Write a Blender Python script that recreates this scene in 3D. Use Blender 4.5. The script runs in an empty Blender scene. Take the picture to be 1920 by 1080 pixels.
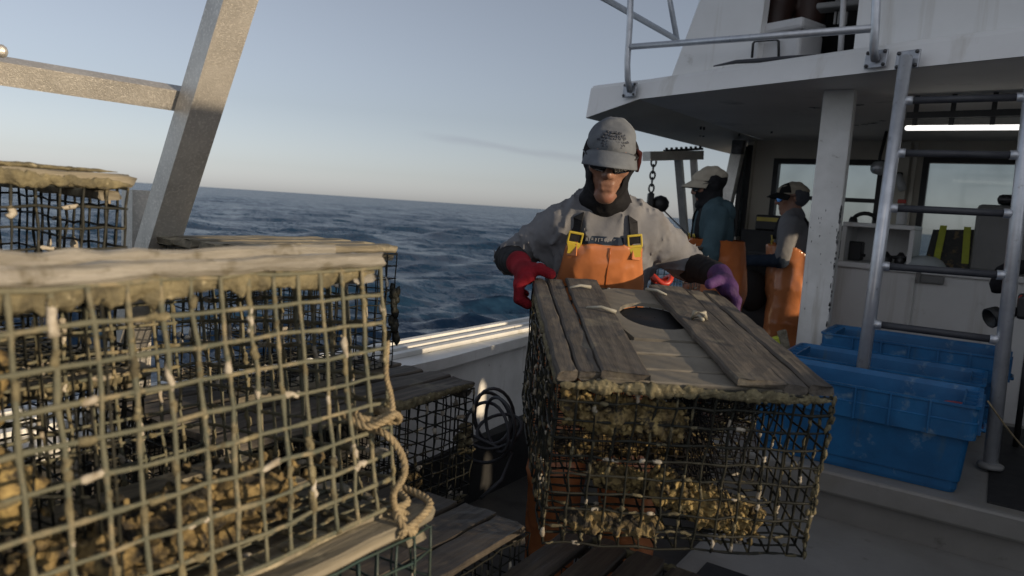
import bpy, bmesh, math, random
import numpy as np
from mathutils import Vector, Matrix, Euler
random.seed(7)
R_ = math.radians
scene = bpy.context.scene
col = scene.collection

# ------------------------------------------------------------------ camera
# boat axes: X to starboard, Y forward, Z up, deck at z = 0
CAM_Z, PITCH, ROLL, YAW, FPX = 1.42, R_(6.41), R_(3.76), R_(34.0), 1350.0
cam_data = bpy.data.cameras.new('camera')
cam = bpy.data.objects.new('camera', cam_data)
col.objects.link(cam)
Mcam = Matrix.Rotation(YAW, 3, 'Z') @ Matrix.Rotation(math.pi / 2 - PITCH, 3, 'X') @ Matrix.Rotation(ROLL, 3, 'Z')
cam.matrix_world = Matrix.Translation((0, 0, CAM_Z)) @ Mcam.to_4x4()
cam_data.sensor_width = 36.0
cam_data.lens = FPX / 1920.0 * 36.0
cam_data.clip_start = 0.05
cam_data.clip_end = 20000
cam_data.dof.use_dof = True
cam_data.dof.focus_distance = 2.35
cam_data.dof.aperture_fstop = 4.5
scene.camera = cam

# ------------------------------------------------------------------ sky and sun
FILL_CLOUD = (7.0, 7.1, 7.6)  # brightness of the added fill cloud behind the camera
SUN_EL, SUN_AZ = R_(11.0), R_(87.0)          # azimuth clockwise from boat forward (+Y)
world = bpy.data.worlds.new('World')
scene.world = world
world.use_nodes = True
wn = world.node_tree
bg = wn.nodes['Background']
sky = wn.nodes.new('ShaderNodeTexSky')
sky.sky_type = 'NISHITA'
sky.sun_disc = False
sky.sun_elevation = SUN_EL
sky.sun_rotation = SUN_AZ
sky.altitude = 0
sky.air_density = 1.0
sky.dust_density = 0.5
sky.ozone_density = 1.5
hsv = wn.nodes.new('ShaderNodeHueSaturation')     # thin grey veil over the evening sky
hsv.inputs['Saturation'].default_value = 0.33
wn.links.new(sky.outputs[0], hsv.inputs['Color'])
WN, WL = wn.nodes, wn.links
def wmath(op, a, b=None, c=None):
    n = WN.new('ShaderNodeMath'); n.operation = op
    for i, q in enumerate((a, b, c)):
        if q is None: continue
        if isinstance(q, (int, float)): n.inputs[i].default_value = q
        else: WL.new(q, n.inputs[i])
    return n.outputs[0]
def wmix(f, a, b, mode='MIX'):
    x = WN.new('ShaderNodeMix'); x.data_type = 'RGBA'; x.blend_type = mode
    for sock, q in ((x.inputs[0], f), (x.inputs[6], a), (x.inputs[7], b)):
        if isinstance(q, (int, float)): sock.default_value = q
        elif isinstance(q, tuple): sock.default_value = (*q, 1)
        else: WL.new(q, sock)
    return x.outputs[2]
def wramp(v, lo, hi):
    r = WN.new('ShaderNodeMapRange'); r.interpolation_type = 'SMOOTHSTEP'; r.inputs[1].default_value = lo; r.inputs[2].default_value = hi; WL.new(v, r.inputs[0]); return r.outputs[0]
tcw = WN.new('ShaderNodeTexCoord'); sep = WN.new('ShaderNodeSeparateXYZ'); WL.new(tcw.outputs['Generated'], sep.inputs[0])
dx_, dy_, dz_ = sep.outputs
tinted = wmix(1.0, hsv.outputs[0], (.92, .97, 1.10), 'MULTIPLY')
def wnoise(scale, st, det=6):
    mp = WN.new('ShaderNodeMapping'); mp.inputs['Scale'].default_value = st; WL.new(tcw.outputs['Generated'], mp.inputs[0])
    n = WN.new('ShaderNodeTexNoise'); n.inputs['Scale'].default_value = scale; n.inputs['Detail'].default_value = det; WL.new(mp.outputs[0], n.inputs['Vector']); return n.outputs[0]
# unseen bright cloud added over the starboard and aft sky to fill the shade
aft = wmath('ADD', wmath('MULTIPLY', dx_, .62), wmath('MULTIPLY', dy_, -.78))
fill_m = wmath('MULTIPLY', wramp(aft, -.05, .55), wramp(wnoise(3.0, (1, 1, 2.5)), .30, .62))
with_fill = wmix(wmath('MULTIPLY', fill_m, .85), tinted, FILL_CLOUD)
# a faint mauve streak low over the port bow
az = wmath('ADD', wmath('MULTIPLY', dx_, math.cos(YAW)), wmath('MULTIPLY', dy_, math.sin(YAW)))
lift = wmath('ADD', dz_, wmath('ADD', wmath('MULTIPLY', az, .055), wmath('MULTIPLY', wmath('SUBTRACT', wnoise(9, (1, 1, 3)), .5), .022)))
s_m = wmath('MULTIPLY', wmath('SUBTRACT', 1.0, wramp(wmath('ABSOLUTE', wmath('SUBTRACT', lift, .078)), .0, .0085)), wmath('MULTIPLY', wramp(az, -.16, -.08), wmath('SUBTRACT', 1.0, wramp(az, .07, .17))))
s_m = wmath('MULTIPLY', s_m, wramp(dy_, 0, .3))
streaked = wmix(wmath('MULTIPLY', s_m, .32), with_fill, wmix(1.0, with_fill, (.70, .66, .72), 'MULTIPLY'))
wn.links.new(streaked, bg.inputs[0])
bg.inputs[1].default_value = 0.115
sun_data = bpy.data.lights.new('sun', 'SUN')
sun = bpy.data.objects.new('sun', sun_data)
col.objects.link(sun)
sun_data.energy = 5.0
sun_data.angle = R_(0.6)
sun_data.color = (1.0, 0.79, 0.54)
sd = Vector((math.sin(SUN_AZ) * math.cos(SUN_EL), math.cos(SUN_AZ) * math.cos(SUN_EL), math.sin(SUN_EL)))
sun.rotation_euler = sd.to_track_quat('Z', 'Y').to_euler()
scene.view_settings.view_transform = 'Standard'
scene.view_settings.look = 'None'
scene.view_settings.gamma = 1.0
scene.view_settings.exposure = -0.08
scene.cycles.max_bounces = 8
scene.cycles.transparent_max_bounces = 16

# ------------------------------------------------------------------ helpers
def ray(x, y):
    return Mcam @ Vector(((x - 960) / FPX, (540 - y) / FPX, -1.0))
FWD = Vector((-math.sin(YAW), math.cos(YAW), 0))
def at(x, y, D):                      # point seen at a photo pixel, D metres ahead of the camera
    d = ray(x, y); return Vector((0, 0, CAM_Z)) + d * (D / d.dot(FWD))
def atF(x, y, Y):                     # ... on the athwartship plane Y
    d = ray(x, y); return Vector((0, 0, CAM_Z)) + d * (Y / d.y)
def atz(x, y, z):
    d = ray(x, y); return Vector((0, 0, CAM_Z)) + d * ((z - CAM_Z) / d.z)
def atS(x, y, X):
    d = ray(x, y); return Vector((0, 0, CAM_Z)) + d * (X / d.x)

def vhash(i, j, k, seed):
    h = (i * 374761393 + j * 668265263 + k * 2147483647 + seed * 974634777) & 0xFFFFFFFF
    h = ((h ^ (h >> 13)) * 1274126177) & 0xFFFFFFFF
    return ((h ^ (h >> 16)) & 0xFFFF) / 65535.0
def vnoise(P, s=1.0, seed=0):         # value noise in -1..1
    Q = np.asarray(P, dtype=np.float64) * s
    I = np.floor(Q).astype(np.int64); f = Q - I; f = f * f * (3 - 2 * f)
    r = 0
    for dx in (0, 1):
        wx = f[..., 0] if dx else 1 - f[..., 0]
        for dy in (0, 1):
            wy = f[..., 1] if dy else 1 - f[..., 1]
            for dz in (0, 1):
                wz = f[..., 2] if dz else 1 - f[..., 2]
                r = r + wx * wy * wz * vhash(I[..., 0] + dx, I[..., 1] + dy, I[..., 2] + dz, seed)
    return r * 2 - 1

class MB:
    """collects geometry for one mesh object"""
    def __init__(s): s.v = []; s.f = []; s.n = 0; s.flat = []
    def add(s, verts, faces, smooth=False):
        verts = np.asarray(verts, dtype=float).reshape(-1, 3)
        s.v.append(verts)
        for fc in faces: s.f.append(tuple(i + s.n for i in fc)); s.flat.append(smooth)
        s.n += len(verts); return s
    def box(s, c, d, rot=None, bev=0.0):
        x, y, z = (np.array(d) / 2)
        if bev <= 0:
            v = np.array([[sx * x, sy * y, sz * z] for sx in (-1, 1) for sy in (-1, 1) for sz in (-1, 1)])
            f = [(0, 1, 3, 2), (4, 6, 7, 5), (0, 4, 5, 1), (2, 3, 7, 6), (0, 2, 6, 4), (1, 5, 7, 3)]
        else:
            bm = bmesh.new(); bmesh.ops.create_cube(bm, size=1.0)
            for q in bm.verts: q.co = Vector((q.co.x * 2 * x, q.co.y * 2 * y, q.co.z * 2 * z))
            bmesh.ops.bevel(bm, geom=list(bm.edges), offset=min(bev, x * .95, y * .95, z * .95), segments=2, profile=0.5, affect='EDGES')
            bm.verts.index_update()
            v = np.array([q.co[:] for q in bm.verts]); f = [tuple(q.index for q in p.verts) for p in bm.faces]; bm.free()
        if rot is not None: v = v @ np.array(rot.to_matrix() if hasattr(rot, 'to_matrix') else rot).T
        return s.add(v + np.array(c), f)
    def box2(s, a, b, bev=0.0):
        a = np.array(a, float); b = np.array(b, float)
        return s.box((a + b) / 2, np.abs(b - a), None, bev)
    def hexa(s, p):                    # 8 corners: bottom 4 (ccw), top 4
        return s.add(p, [(3, 2, 1, 0), (4, 5, 6, 7), (0, 1, 5, 4), (1, 2, 6, 5), (2, 3, 7, 6), (3, 0, 4, 7)])
    def tube(s, pts, r, n=8, closed=False, cap=True, smooth=True):
        P = np.array([tuple(q) for q in pts], float); m = len(P)
        rr = np.full(m, r) if np.isscalar(r) else np.array(r, float)
        T = np.zeros_like(P)
        if closed: T = np.roll(P, -1, 0) - np.roll(P, 1, 0)
        else:
            T[1:-1] = P[2:] - P[:-2]; T[0] = P[1] - P[0]; T[-1] = P[-1] - P[-2]
        T /= np.linalg.norm(T, axis=1)[:, None] + 1e-12
        u = np.cross(T[0], [0.0, 0.0, 1.0])
        if np.linalg.norm(u) < 1e-3: u = np.cross(T[0], [1.0, 0, 0])
        u /= np.linalg.norm(u); V = []
        a = np.arange(n) * 2 * math.pi / n
        for i in range(m):
            u = u - T[i] * u.dot(T[i]); u /= np.linalg.norm(u) + 1e-12; w = np.cross(T[i], u)
            V.append(P[i] + rr[i] * (np.cos(a)[:, None] * u + np.sin(a)[:, None] * w))
        F = []
        for i in range(m if closed else m - 1):
            b = ((i + 1) % m) * n
            for k in range(n): F.append((i * n + k, i * n + (k + 1) % n, b + (k + 1) % n, b + k))
        if cap and not closed:
            F.append(tuple(range(n))[::-1]); F.append(tuple((m - 1) * n + k for k in range(n)))
        return s.add(np.concatenate(V), F, smooth)
    def lathe(s, prof, n=20, c=(0, 0, 0), axis=None):
        V = []; F = []; a = np.arange(n) * 2 * math.pi / n
        for r, z in prof: V.append(np.stack([r * np.cos(a), r * np.sin(a), np.full(n, z)], 1))
        for i in range(len(prof) - 1):
            for k in range(n): F.append((i * n + k, i * n + (k + 1) % n, (i + 1) * n + (k + 1) % n, (i + 1) * n + k))
        F.append(tuple(range(n))[::-1]); F.append(tuple((len(prof) - 1) * n + k for k in range(n)))
        V = np.concatenate(V)
        if axis is not None: V = V @ np.array(Vector(axis).to_track_quat('Z', 'Y').to_matrix()).T
        return s.add(V + np.array(c), F, True)
    def prism(s, poly, ext):            # polygon (3-D points) extruded by vector ext
        p = np.array([tuple(q) for q in poly], float); n = len(p)
        F = [tuple(range(n))[::-1], tuple(range(n, 2 * n))] + [(i, (i + 1) % n, n + (i + 1) % n, n + i) for i in range(n)]
        return s.add(np.concatenate([p, p + np.array(tuple(ext))]), F)
    def build(s, name, m, parent=None, loc=None):
        me = bpy.data.meshes.new(name)
        V = np.concatenate(s.v) if s.v else np.zeros((0, 3))
        me.from_pydata([tuple(q) for q in V.tolist()], [], s.f)
        me.polygons.foreach_set('use_smooth', s.flat)
        me.update()
        bm = bmesh.new(); bm.from_mesh(me); bmesh.ops.recalc_face_normals(bm, faces=bm.faces); bm.to_mesh(me); bm.free()
        return link(name, me, m, parent, loc)

def link(name, me, m, parent=None, loc=None):
    o = bpy.data.objects.new(name, me)
    for q in (m if isinstance(m, (list, tuple)) else [m]): me.materials.append(q)
    col.objects.link(o)
    if parent is not None: o.parent = parent
    if loc is not None: o.location = loc
    return o
def tag(o, label, cat, group=None, kind=None):
    o['label'] = label; o['category'] = cat
    if group: o['group'] = group
    if kind: o['kind'] = kind
    return o
def thing(name, label, cat, loc=(0, 0, 0), rot=(0, 0, 0), group=None):
    o = bpy.data.objects.new(name, None); col.objects.link(o); o.empty_display_size = .1
    o.location = loc; o.rotation_euler = rot
    return tag(o, label, cat, group)
def copy_tree(o, parent=None):
    c = o.copy(); col.objects.link(c)
    if parent is not None: c.parent = parent
    for ch in list(o.children): copy_tree(ch, c)
    return c

# ------------------------------------------------------------------ materials
def mat(name, c1, c2=None, scale=6.0, rough=0.6, metal=0.0, bump=0.0, bscale=None, stretch=(1, 1, 1), spots=None,
        detail=6.0, mid=(0.35, 0.65), rvar=0.15, spec=0.5, streak=None, coat=0.0, bstretch=None):
    """noise-mottled principled material in object space; spots = (colour, scale, lo, hi); streak = (colour, stretch, lo, hi)"""
    m = bpy.data.materials.new(name); m.use_nodes = True
    nt = m.node_tree; N = nt.nodes; L = nt.links; b = N['Principled BSDF']
    b.inputs['Roughness'].default_value = rough; b.inputs['Metallic'].default_value = metal
    b.inputs['Specular IOR Level'].default_value = spec
    if coat: b.inputs['Coat Weight'].default_value = coat; b.inputs['Coat Roughness'].default_value = .12
    tc = N.new('ShaderNodeTexCoord')
    def noise(sc, st, det=detail):
        mp = N.new('ShaderNodeMapping'); mp.inputs['Scale'].default_value = st
        L.new(tc.outputs['Object'], mp.inputs[0])
        n = N.new('ShaderNodeTexNoise'); n.inputs['Scale'].default_value = sc; n.inputs['Detail'].default_value = det
        n.inputs['Roughness'].default_value = .62
        L.new(mp.outputs[0], n.inputs['Vector']); return n
    def ramp(src, lo, hi):
        r = N.new('ShaderNodeMapRange'); r.inputs[1].default_value = lo; r.inputs[2].default_value = hi
        L.new(src, r.inputs[0]); return r.outputs[0]
    def mix(f, a, bcol):
        x = N.new('ShaderNodeMix'); x.data_type = 'RGBA'; L.new(f, x.inputs[0])
        if isinstance(a, tuple): x.inputs[6].default_value = (*a, 1)
        else: L.new(a, x.inputs[6])
        x.inputs[7].default_value = (*bcol, 1); return x.outputs[2]
    c2 = c2 or tuple(x * .8 for x in c1)
    n1 = noise(scale, stretch)
    out = mix(ramp(n1.outputs[0], *mid), c1, c2)
    if streak: out = mix(ramp(noise(1.0, streak[1]).outputs[0], streak[2], streak[3]), out, streak[0])
    if spots: out = mix(ramp(noise(spots[1], (1, 1, 1)).outputs[0], spots[2], spots[3]), out, spots[0])
    L.new(out, b.inputs['Base Color'])
    if rvar:
        r = N.new('ShaderNodeMapRange'); r.inputs[3].default_value = max(.03, rough - rvar); r.inputs[4].default_value = min(1, rough + rvar)
        L.new(noise(scale * 1.7, stretch).outputs[0], r.inputs[0]); L.new(r.outputs[0], b.inputs['Roughness'])
    if bump:
        bp = N.new('ShaderNodeBump'); bp.inputs['Strength'].default_value = 1.0; bp.inputs['Distance'].default_value = bump
        L.new(noise(bscale or scale * 3, bstretch or stretch).outputs[0], bp.inputs['Height']); L.new(bp.outputs[0], b.inputs['Normal'])
    return m

M = {}
M['wood'] = mat('weathered_wood', (.125, .108, .088), (.055, .048, .041), 3.0, .8, bump=.003, bscale=4, stretch=(22, 1.2, 22), spots=((.20, .18, .13), 9, .58, .75))
M['wood_mossy'] = mat('mossy_wood', (.25, .22, .16), (.10, .088, .06), 3.0, .75, bump=.004, bscale=4, stretch=(18, 1.4, 18), spots=((.36, .32, .22), 14, .55, .7))
M['wood_silver'] = mat('silvered_wood', (.33, .31, .27), (.13, .12, .095), 3.0, .34, bump=.006, bscale=5, stretch=(24, 2.2, 24), spots=((.11, .095, .06), 22, .55, .66), mid=(.3, .7))
M['wood_wet'] = mat('wet_wood', (.10, .083, .064), (.042, .036, .03), 3.0, .5, bump=.003, bscale=4, stretch=(20, 1.2, 20), spots=((.12, .10, .07), 25, .6, .72))
M['ply'] = mat('grey_plywood', (.22, .20, .16), (.145, .13, .105), 5, .75, bump=.0015, bscale=20, stretch=(1, 1, 1), spots=((.22, .20, .16), 12, .58, .75))
M['wire_olive'] = mat('algae_coated_wire', (.155, .145, .094), (.07, .08, .058), 13, .75, bump=.002, bscale=220, spots=((.24, .20, .12), 26, .52, .66))
M['wire_dark'] = mat('dark_coated_wire', (.018, .02, .017), (.03, .029, .022), 14, .55, bump=.001, bscale=150, spots=((.13, .11, .065), 34, .60, .72), spec=.2)
M['wire_green'] = mat('green_coated_wire', (.02, .05, .045), (.03, .04, .03), 14, .5, bump=.001, bscale=150, spots=((.16, .14, .09), 40, .6, .72))
M['barnacle'] = mat('barnacle', (.50, .46, .38), (.26, .22, .16), 60, .8, bump=.002, bscale=200)
M['crust'] = mat('yellow_crust', (.40, .30, .12), (.15, .105, .045), 30, .85, bump=.006, bscale=70, spots=((.035, .028, .018), 38, .50, .60))
M['crust_dark'] = mat('brown_crust', (.30, .22, .09), (.09, .065, .03), 28, .85, bump=.006, bscale=70, spots=((.02, .017, .012), 30, .46, .58))
M['crust_dull'] = mat('olive_crust', (.21, .18, .10), (.075, .065, .038), 35, .85, bump=.005, bscale=80, spots=((.40, .35, .22), 50, .6, .72))
M['rope'] = mat('tan_rope', (.34, .27, .16), (.20, .155, .09), 40, .9, bump=.003, bscale=150)
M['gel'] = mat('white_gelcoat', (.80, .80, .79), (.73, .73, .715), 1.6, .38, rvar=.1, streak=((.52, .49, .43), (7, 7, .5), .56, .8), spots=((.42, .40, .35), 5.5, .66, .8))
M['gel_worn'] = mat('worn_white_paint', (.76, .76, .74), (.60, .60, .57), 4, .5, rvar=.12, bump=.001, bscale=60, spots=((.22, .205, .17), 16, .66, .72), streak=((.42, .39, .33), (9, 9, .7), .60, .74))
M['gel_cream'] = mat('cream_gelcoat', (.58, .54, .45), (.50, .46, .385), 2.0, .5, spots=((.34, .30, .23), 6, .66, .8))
M['ceil'] = mat('headliner', (.74, .72, .69), (.64, .62, .59), 1.4, .55, spots=((.22, .21, .19), 3, .62, .8))
M['deck'] = mat('dirty_deck', (.06, .057, .052), (.03, .028, .026), 3, .45, bump=.001, bscale=70, spots=((.03, .028, .025), 7, .55, .7))
M['step'] = mat('scuffed_step', (.27, .262, .245), (.195, .188, .172), 2.0, .42, bump=.0008, bscale=90, spots=((.10, .09, .075), 9, .63, .76), streak=((.20, .185, .155), (3, 9, 3), .58, .74))
M['mat_black'] = mat('black_rubber', (.010, .010, .011), (.018, .018, .018), 8, .6, bump=.0008, bscale=60)
M['alu'] = mat('aluminium', (.68, .655, .60), (.50, .48, .44), 7, .36, .62, bump=.0012, bscale=320, rvar=.16, spots=((.78, .75, .69), 140, .50, .68), streak=((.42, .40, .36), (16, 5, 3), .58, .74))  # fine pale flecks paint metal sparkle into the colour
M['galv'] = mat('galvanised_tube', (.62, .64, .67), (.50, .52, .55), 14, .36, .6, bump=.0004, bscale=200, rvar=.12, spots=((.30, .30, .30), 22, .62, .74))
M['steel'] = mat('dull_steel', (.12, .12, .125), (.05, .05, .05), 20, .45, .8, bump=.0006, bscale=90)
M['rubber'] = mat('rung_rubber', (.035, .037, .045), (.055, .057, .064), 12, .55, bump=.0008, bscale=130)
M['gasket'] = mat('black_gasket', (.012, .012, .013), (.02, .02, .02), 9, .5)
M['blue'] = mat('blue_plastic', (.015, .135, .32), (.010, .085, .21), 5, .42, rvar=.12, bump=.0008, bscale=40, spots=((.16, .25, .33), 13, .60, .74), streak=((.05, .11, .17), (9, 9, 1.2), .60, .72))
M['orange'] = mat('orange_oilskin', (.50, .19, .078), (.40, .14, .05), 4, .24, rvar=.1, bump=.004, bscale=9, detail=3, spots=((.20, .06, .02), 6, .66, .8))
M['orange_dull'] = mat('stained_orange_oilskin', (.44, .125, .03), (.28, .075, .018), 4, .33, rvar=.1, bump=.004, bscale=9, detail=3)
M['tee'] = mat('grey_cotton', (.185, .188, .20), (.13, .132, .142), 5, .85, bump=.0035, bscale=11, detail=4, spots=((.12, .115, .115), 4, .62, .75), spec=.12)
M['black_cloth'] = mat('black_cloth', (.011, .011, .013), (.02, .02, .022), 12, .85, bump=.003, bscale=22, detail=3, spec=.12)
M['navy_cloth'] = mat('navy_sleeve', (.014, .022, .038), (.022, .032, .05), 12, .8, bump=.003, bscale=22, detail=3, spec=.12)
M['hoodie'] = mat('teal_grey_fleece', (.055, .092, .108), (.038, .066, .08), 7, .9, bump=.004, bscale=14, detail=4, spec=.12)
M['maroon'] = mat('maroon_cloth', (.045, .012, .012), (.03, .009, .009), 12, .85, spec=.12)
M['red_knit'] = mat('red_knit', (.29, .018, .028), (.17, .012, .018), 14, .9, bump=.004, bscale=190, spec=.12)
M['purple'] = mat('purple_glove', (.075, .032, .115), (.04, .018, .06), 14, .65, bump=.003, bscale=120, spec=.2)
M['cap_grey'] = mat('grey_cap_cloth', (.145, .16, .178), (.10, .11, .125), 9, .9, bump=.0015, bscale=60, spec=.12)
M['cap_tan'] = mat('tan_cap_cloth', (.38, .34, .27), (.30, .27, .215), 9, .9, bump=.0015, bscale=60, spec=.12)
M['cap_black'] = mat('black_cap_cloth', (.013, .013, .014), (.02, .02, .02), 9, .9, spec=.12)
M['thread'] = mat('dark_thread', (.085, .092, .11), (.06, .066, .08), 30, .9, spec=.12)
M['skin'] = mat('skin', (.29, .155, .105), (.21, .105, .07), 16, .45, bump=.0012, bscale=90, spots=((.26, .105, .075), 16, .56, .75))
M['lens'] = mat('dark_lens', (.006, .006, .007), (.008, .008, .009), 5, .08, rvar=0)
M['lens_blue'] = mat('blue_mirror_lens', (.05, .16, .42), (.10, .25, .5), 5, .08, .9, rvar=0)
M['yellow'] = mat('yellow_plastic', (.52, .40, .05), (.42, .32, .04), 10, .4)
M['strap'] = mat('black_webbing', (.014, .014, .016), (.024, .024, .026), 30, .8, bump=.001, bscale=200, spec=.12)
M['lime'] = mat('lime_webbing', (.42, .46, .04), (.32, .36, .04), 12, .7)
M['print_bag'] = mat('dark_print', (.02, .02, .022), (.035, .035, .03), 20, .7, spots=((.13, .09, .04), 22, .56, .64))
M['grey_box'] = mat('grey_plastic', (.22, .22, .215), (.18, .18, .175), 3, .5, bump=.0006, bscale=60)
M['white_plastic'] = mat('white_plastic', (.62, .62, .62), (.52, .52, .52), 4, .4)
M['white_cloth'] = mat('white_rag', (.50, .55, .56), (.42, .46, .47), 12, .9, bump=.003, bscale=30)
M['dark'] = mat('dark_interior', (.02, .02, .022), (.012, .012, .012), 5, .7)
M['red_plastic'] = mat('red_plastic', (.5, .045, .02), (.4, .03, .015), 8, .4)
M['pale_print'] = mat('pale_print', (.26, .26, .27), (.2, .2, .2), 20, .8)
M['brown'] = mat('brown_oilskin', (.055, .026, .02), (.035, .018, .014), 5, .5)
M['foil'] = mat('bright_tie', (.42, .40, .33), (.30, .28, .22), 30, .5)

def glass_mat():
    m = bpy.data.materials.new('window_glass'); m.use_nodes = True
    nt = m.node_tree; N = nt.nodes; L = nt.links; N.clear()
    o = N.new('ShaderNodeOutputMaterial'); t = N.new('ShaderNodeBsdfTransparent'); g = N.new('ShaderNodeBsdfGlossy')
    d = N.new('ShaderNodeBsdfDiffuse'); d.inputs[0].default_value = (.5, .5, .48, 1)
    t.inputs[0].default_value = (.74, .77, .77, 1); g.inputs['Roughness'].default_value = .05
    fr = N.new('ShaderNodeFresnel'); fr.inputs[0].default_value = 1.45
    mx = N.new('ShaderNodeMixShader'); L.new(fr.outputs[0], mx.inputs[0]); L.new(t.outputs[0], mx.inputs[1]); L.new(g.outputs[0], mx.inputs[2])
    n = N.new('ShaderNodeTexNoise'); n.inputs['Scale'].default_value = 4; tc = N.new('ShaderNodeTexCoord'); L.new(tc.outputs['Object'], n.inputs['Vector'])
    r = N.new('ShaderNodeMapRange'); r.inputs[1].default_value = .4; r.inputs[2].default_value = .8; r.inputs[3].default_value = .02; r.inputs[4].default_value = .14
    L.new(n.outputs[0], r.inputs[0])
    m2 = N.new('ShaderNodeMixShader'); L.new(r.outputs[0], m2.inputs[0]); L.new(mx.outputs[0], m2.inputs[1]); L.new(d.outputs[0], m2.inputs[2])
    L.new(m2.outputs[0], o.inputs[0]); return m
M['glass'] = glass_mat()
def lamp_mat():
    m = bpy.data.materials.new('lit_tube'); m.use_nodes = True; b = m.node_tree.nodes['Principled BSDF']
    b.inputs['Base Color'].default_value = (.8, .8, .78, 1); b.inputs['Emission Color'].default_value = (1, .98, .92, 1); b.inputs['Emission Strength'].default_value = 1.7
    return m
M['lamp'] = lamp_mat()

# ------------------------------------------------------------------ sea
def sea():
    fine = np.arange(-62, 62, .16); coarse = np.concatenate([np.arange(62, 298, 2.0)])
    th = np.radians(np.concatenate([fine, coarse]))
    r = [1.2]
    while r[-1] < 9000: r.append(r[-1] * (1.011 if r[-1] < 400 else 1.05))
    r = np.array(r); nt_, nr = len(th), len(r)
    a = th + YAW + math.pi / 2
    X = r[:, None] * np.cos(a)[None]; Y = r[:, None] * np.sin(a)[None]
    Z = np.zeros_like(X); cell = (r * .011)[:, None]
    rng = np.random.RandomState(4); DX = np.zeros_like(X); DY = np.zeros_like(X)
    for i in range(150):
        lam = .20 * (60 ** (rng.rand() ** 1.2)); k = 2 * math.pi / lam
        ang = R_(306) + rng.randn() * .55
        amp = .0115 * lam ** .62 * (.4 + .9 * rng.rand())
        if lam > 5: amp *= .5
        ph = rng.rand() * 6.283
        w = np.clip((lam / cell - 2.5) / 3, 0, 1) * amp
        t = k * (X * math.cos(ang) + Y * math.sin(ang)) + ph
        Z += w * np.cos(t); s = w * .85 * np.sin(t)
        DX -= s * math.cos(ang); DY -= s * math.sin(ang)
    calm = np.clip((r - 2.2) / 3, .15, 1)[:, None]
    Z *= calm
    V = np.stack([X + DX * calm, Y + DY * calm, Z - .75], -1).reshape(-1, 3)
    i = np.arange(nr - 1)[:, None] * nt_; j = np.arange(nt_)[None]; j2 = (j + 1) % nt_
    F = np.stack([i + j, i + j2, i + nt_ + j2, i + nt_ + j], -1).reshape(-1, 4)
    me = bpy.data.meshes.new('sea')
    me.vertices.add(len(V)); me.vertices.foreach_set('co', V.ravel())
    me.loops.add(F.size); me.loops.foreach_set('vertex_index', F.ravel().astype(np.int32))
    me.polygons.add(len(F)); me.polygons.foreach_set('loop_start', np.arange(0, F.size, 4, dtype=np.int32))
    me.polygons.foreach_set('loop_total', np.full(len(F), 4, np.int32)); me.polygons.foreach_set('use_smooth', np.ones(len(F), bool))
    me.update(calc_edges=True); me.validate()
    m = bpy.data.materials.new('sea_water'); m.use_nodes = True; nt = m.node_tree; N = nt.nodes; L = nt.links; b = N['Principled BSDF']
    b.inputs['Base Color'].default_value = (.010, .042, .086, 1); b.inputs['Roughness'].default_value = .26; b.inputs['Specular IOR Level'].default_value = .38; b.inputs['IOR'].default_value = 1.333
    tc = N.new('ShaderNodeTexCoord'); mp = N.new('ShaderNodeMapping'); mp.inputs['Rotation'].default_value = (0, 0, R_(-34)); mp.inputs['Scale'].default_value = (.55, 1.2, 1)
    L.new(tc.outputs['Object'], mp.inputs[0])
    def nz(sc, det):
        n = N.new('ShaderNodeTexNoise'); n.inputs['Scale'].default_value = sc; n.inputs['Detail'].default_value = det; n.inputs['Roughness'].default_value = .6
        L.new(mp.outputs[0], n.inputs['Vector']); return n.outputs[0]
    b1 = None
    _unused = '''b1.inputs['Distance'].default_value = .30; L.new(nz(1.9, 7), b1.inputs['Height'])
    b2 = N.new('ShaderNodeBump'); b2.inputs['Distance'].default_value = 2.6; b2.inputs['Strength'].default_value = .9; L.new(nz(.16, 5), b2.inputs['Height']); L.new(b2.outputs[0], b1.inputs['Normal'])
    '''
    fo = N.new('ShaderNodeTexNoise'); fo.inputs['Scale'].default_value = .55; fo.inputs['Detail'].default_value = 9; fo.inputs['Roughness'].default_value = .68; L.new(mp.outputs[0], fo.inputs['Vector'])
    fr = N.new('ShaderNodeMapRange'); fr.inputs[1].default_value = .735; fr.inputs[2].default_value = .80; L.new(fo.outputs[0], fr.inputs[0])
    fm = N.new('ShaderNodeMix'); fm.data_type = 'RGBA'; L.new(fr.outputs[0], fm.inputs[0]); fm.inputs[6].default_value = (.012, .036, .070, 1); fm.inputs[7].default_value = (.45, .5, .54, 1); L.new(fm.outputs[2], b.inputs['Base Color'])
    ge = N.new('ShaderNodeNewGeometry'); acc = ge.outputs['Normal']
    for sc, amt in ((.35, .36), (1.3, .58), (5.0, .66), (16.0, .42)):
        n = N.new('ShaderNodeTexNoise'); n.inputs['Scale'].default_value = sc; n.inputs['Detail'].default_value = 3; n.inputs['Roughness'].default_value = .6
        L.new(mp.outputs[0], n.inputs['Vector'])
        v1 = N.new('ShaderNodeVectorMath'); v1.operation = 'SUBTRACT'; L.new(n.outputs['Color'], v1.inputs[0]); v1.inputs[1].default_value = (.5, .5, .5)
        v2 = N.new('ShaderNodeVectorMath'); v2.operation = 'MULTIPLY'; L.new(v1.outputs[0], v2.inputs[0]); v2.inputs[1].default_value = (amt * 2, amt * 2, 0)
        v3 = N.new('ShaderNodeVectorMath'); v3.operation = 'ADD'; L.new(acc, v3.inputs[0]); L.new(v2.outputs[0], v3.inputs[1]); acc = v3.outputs[0]
    v4 = N.new('ShaderNodeVectorMath'); v4.operation = 'NORMALIZE'; L.new(acc, v4.inputs[0]); L.new(v4.outputs[0], b.inputs['Normal'])
    o = link('sea', me, m); o['kind'] = 'structure'; o['label'] = 'dark blue choppy open sea reaching the horizon'
sea()

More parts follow.
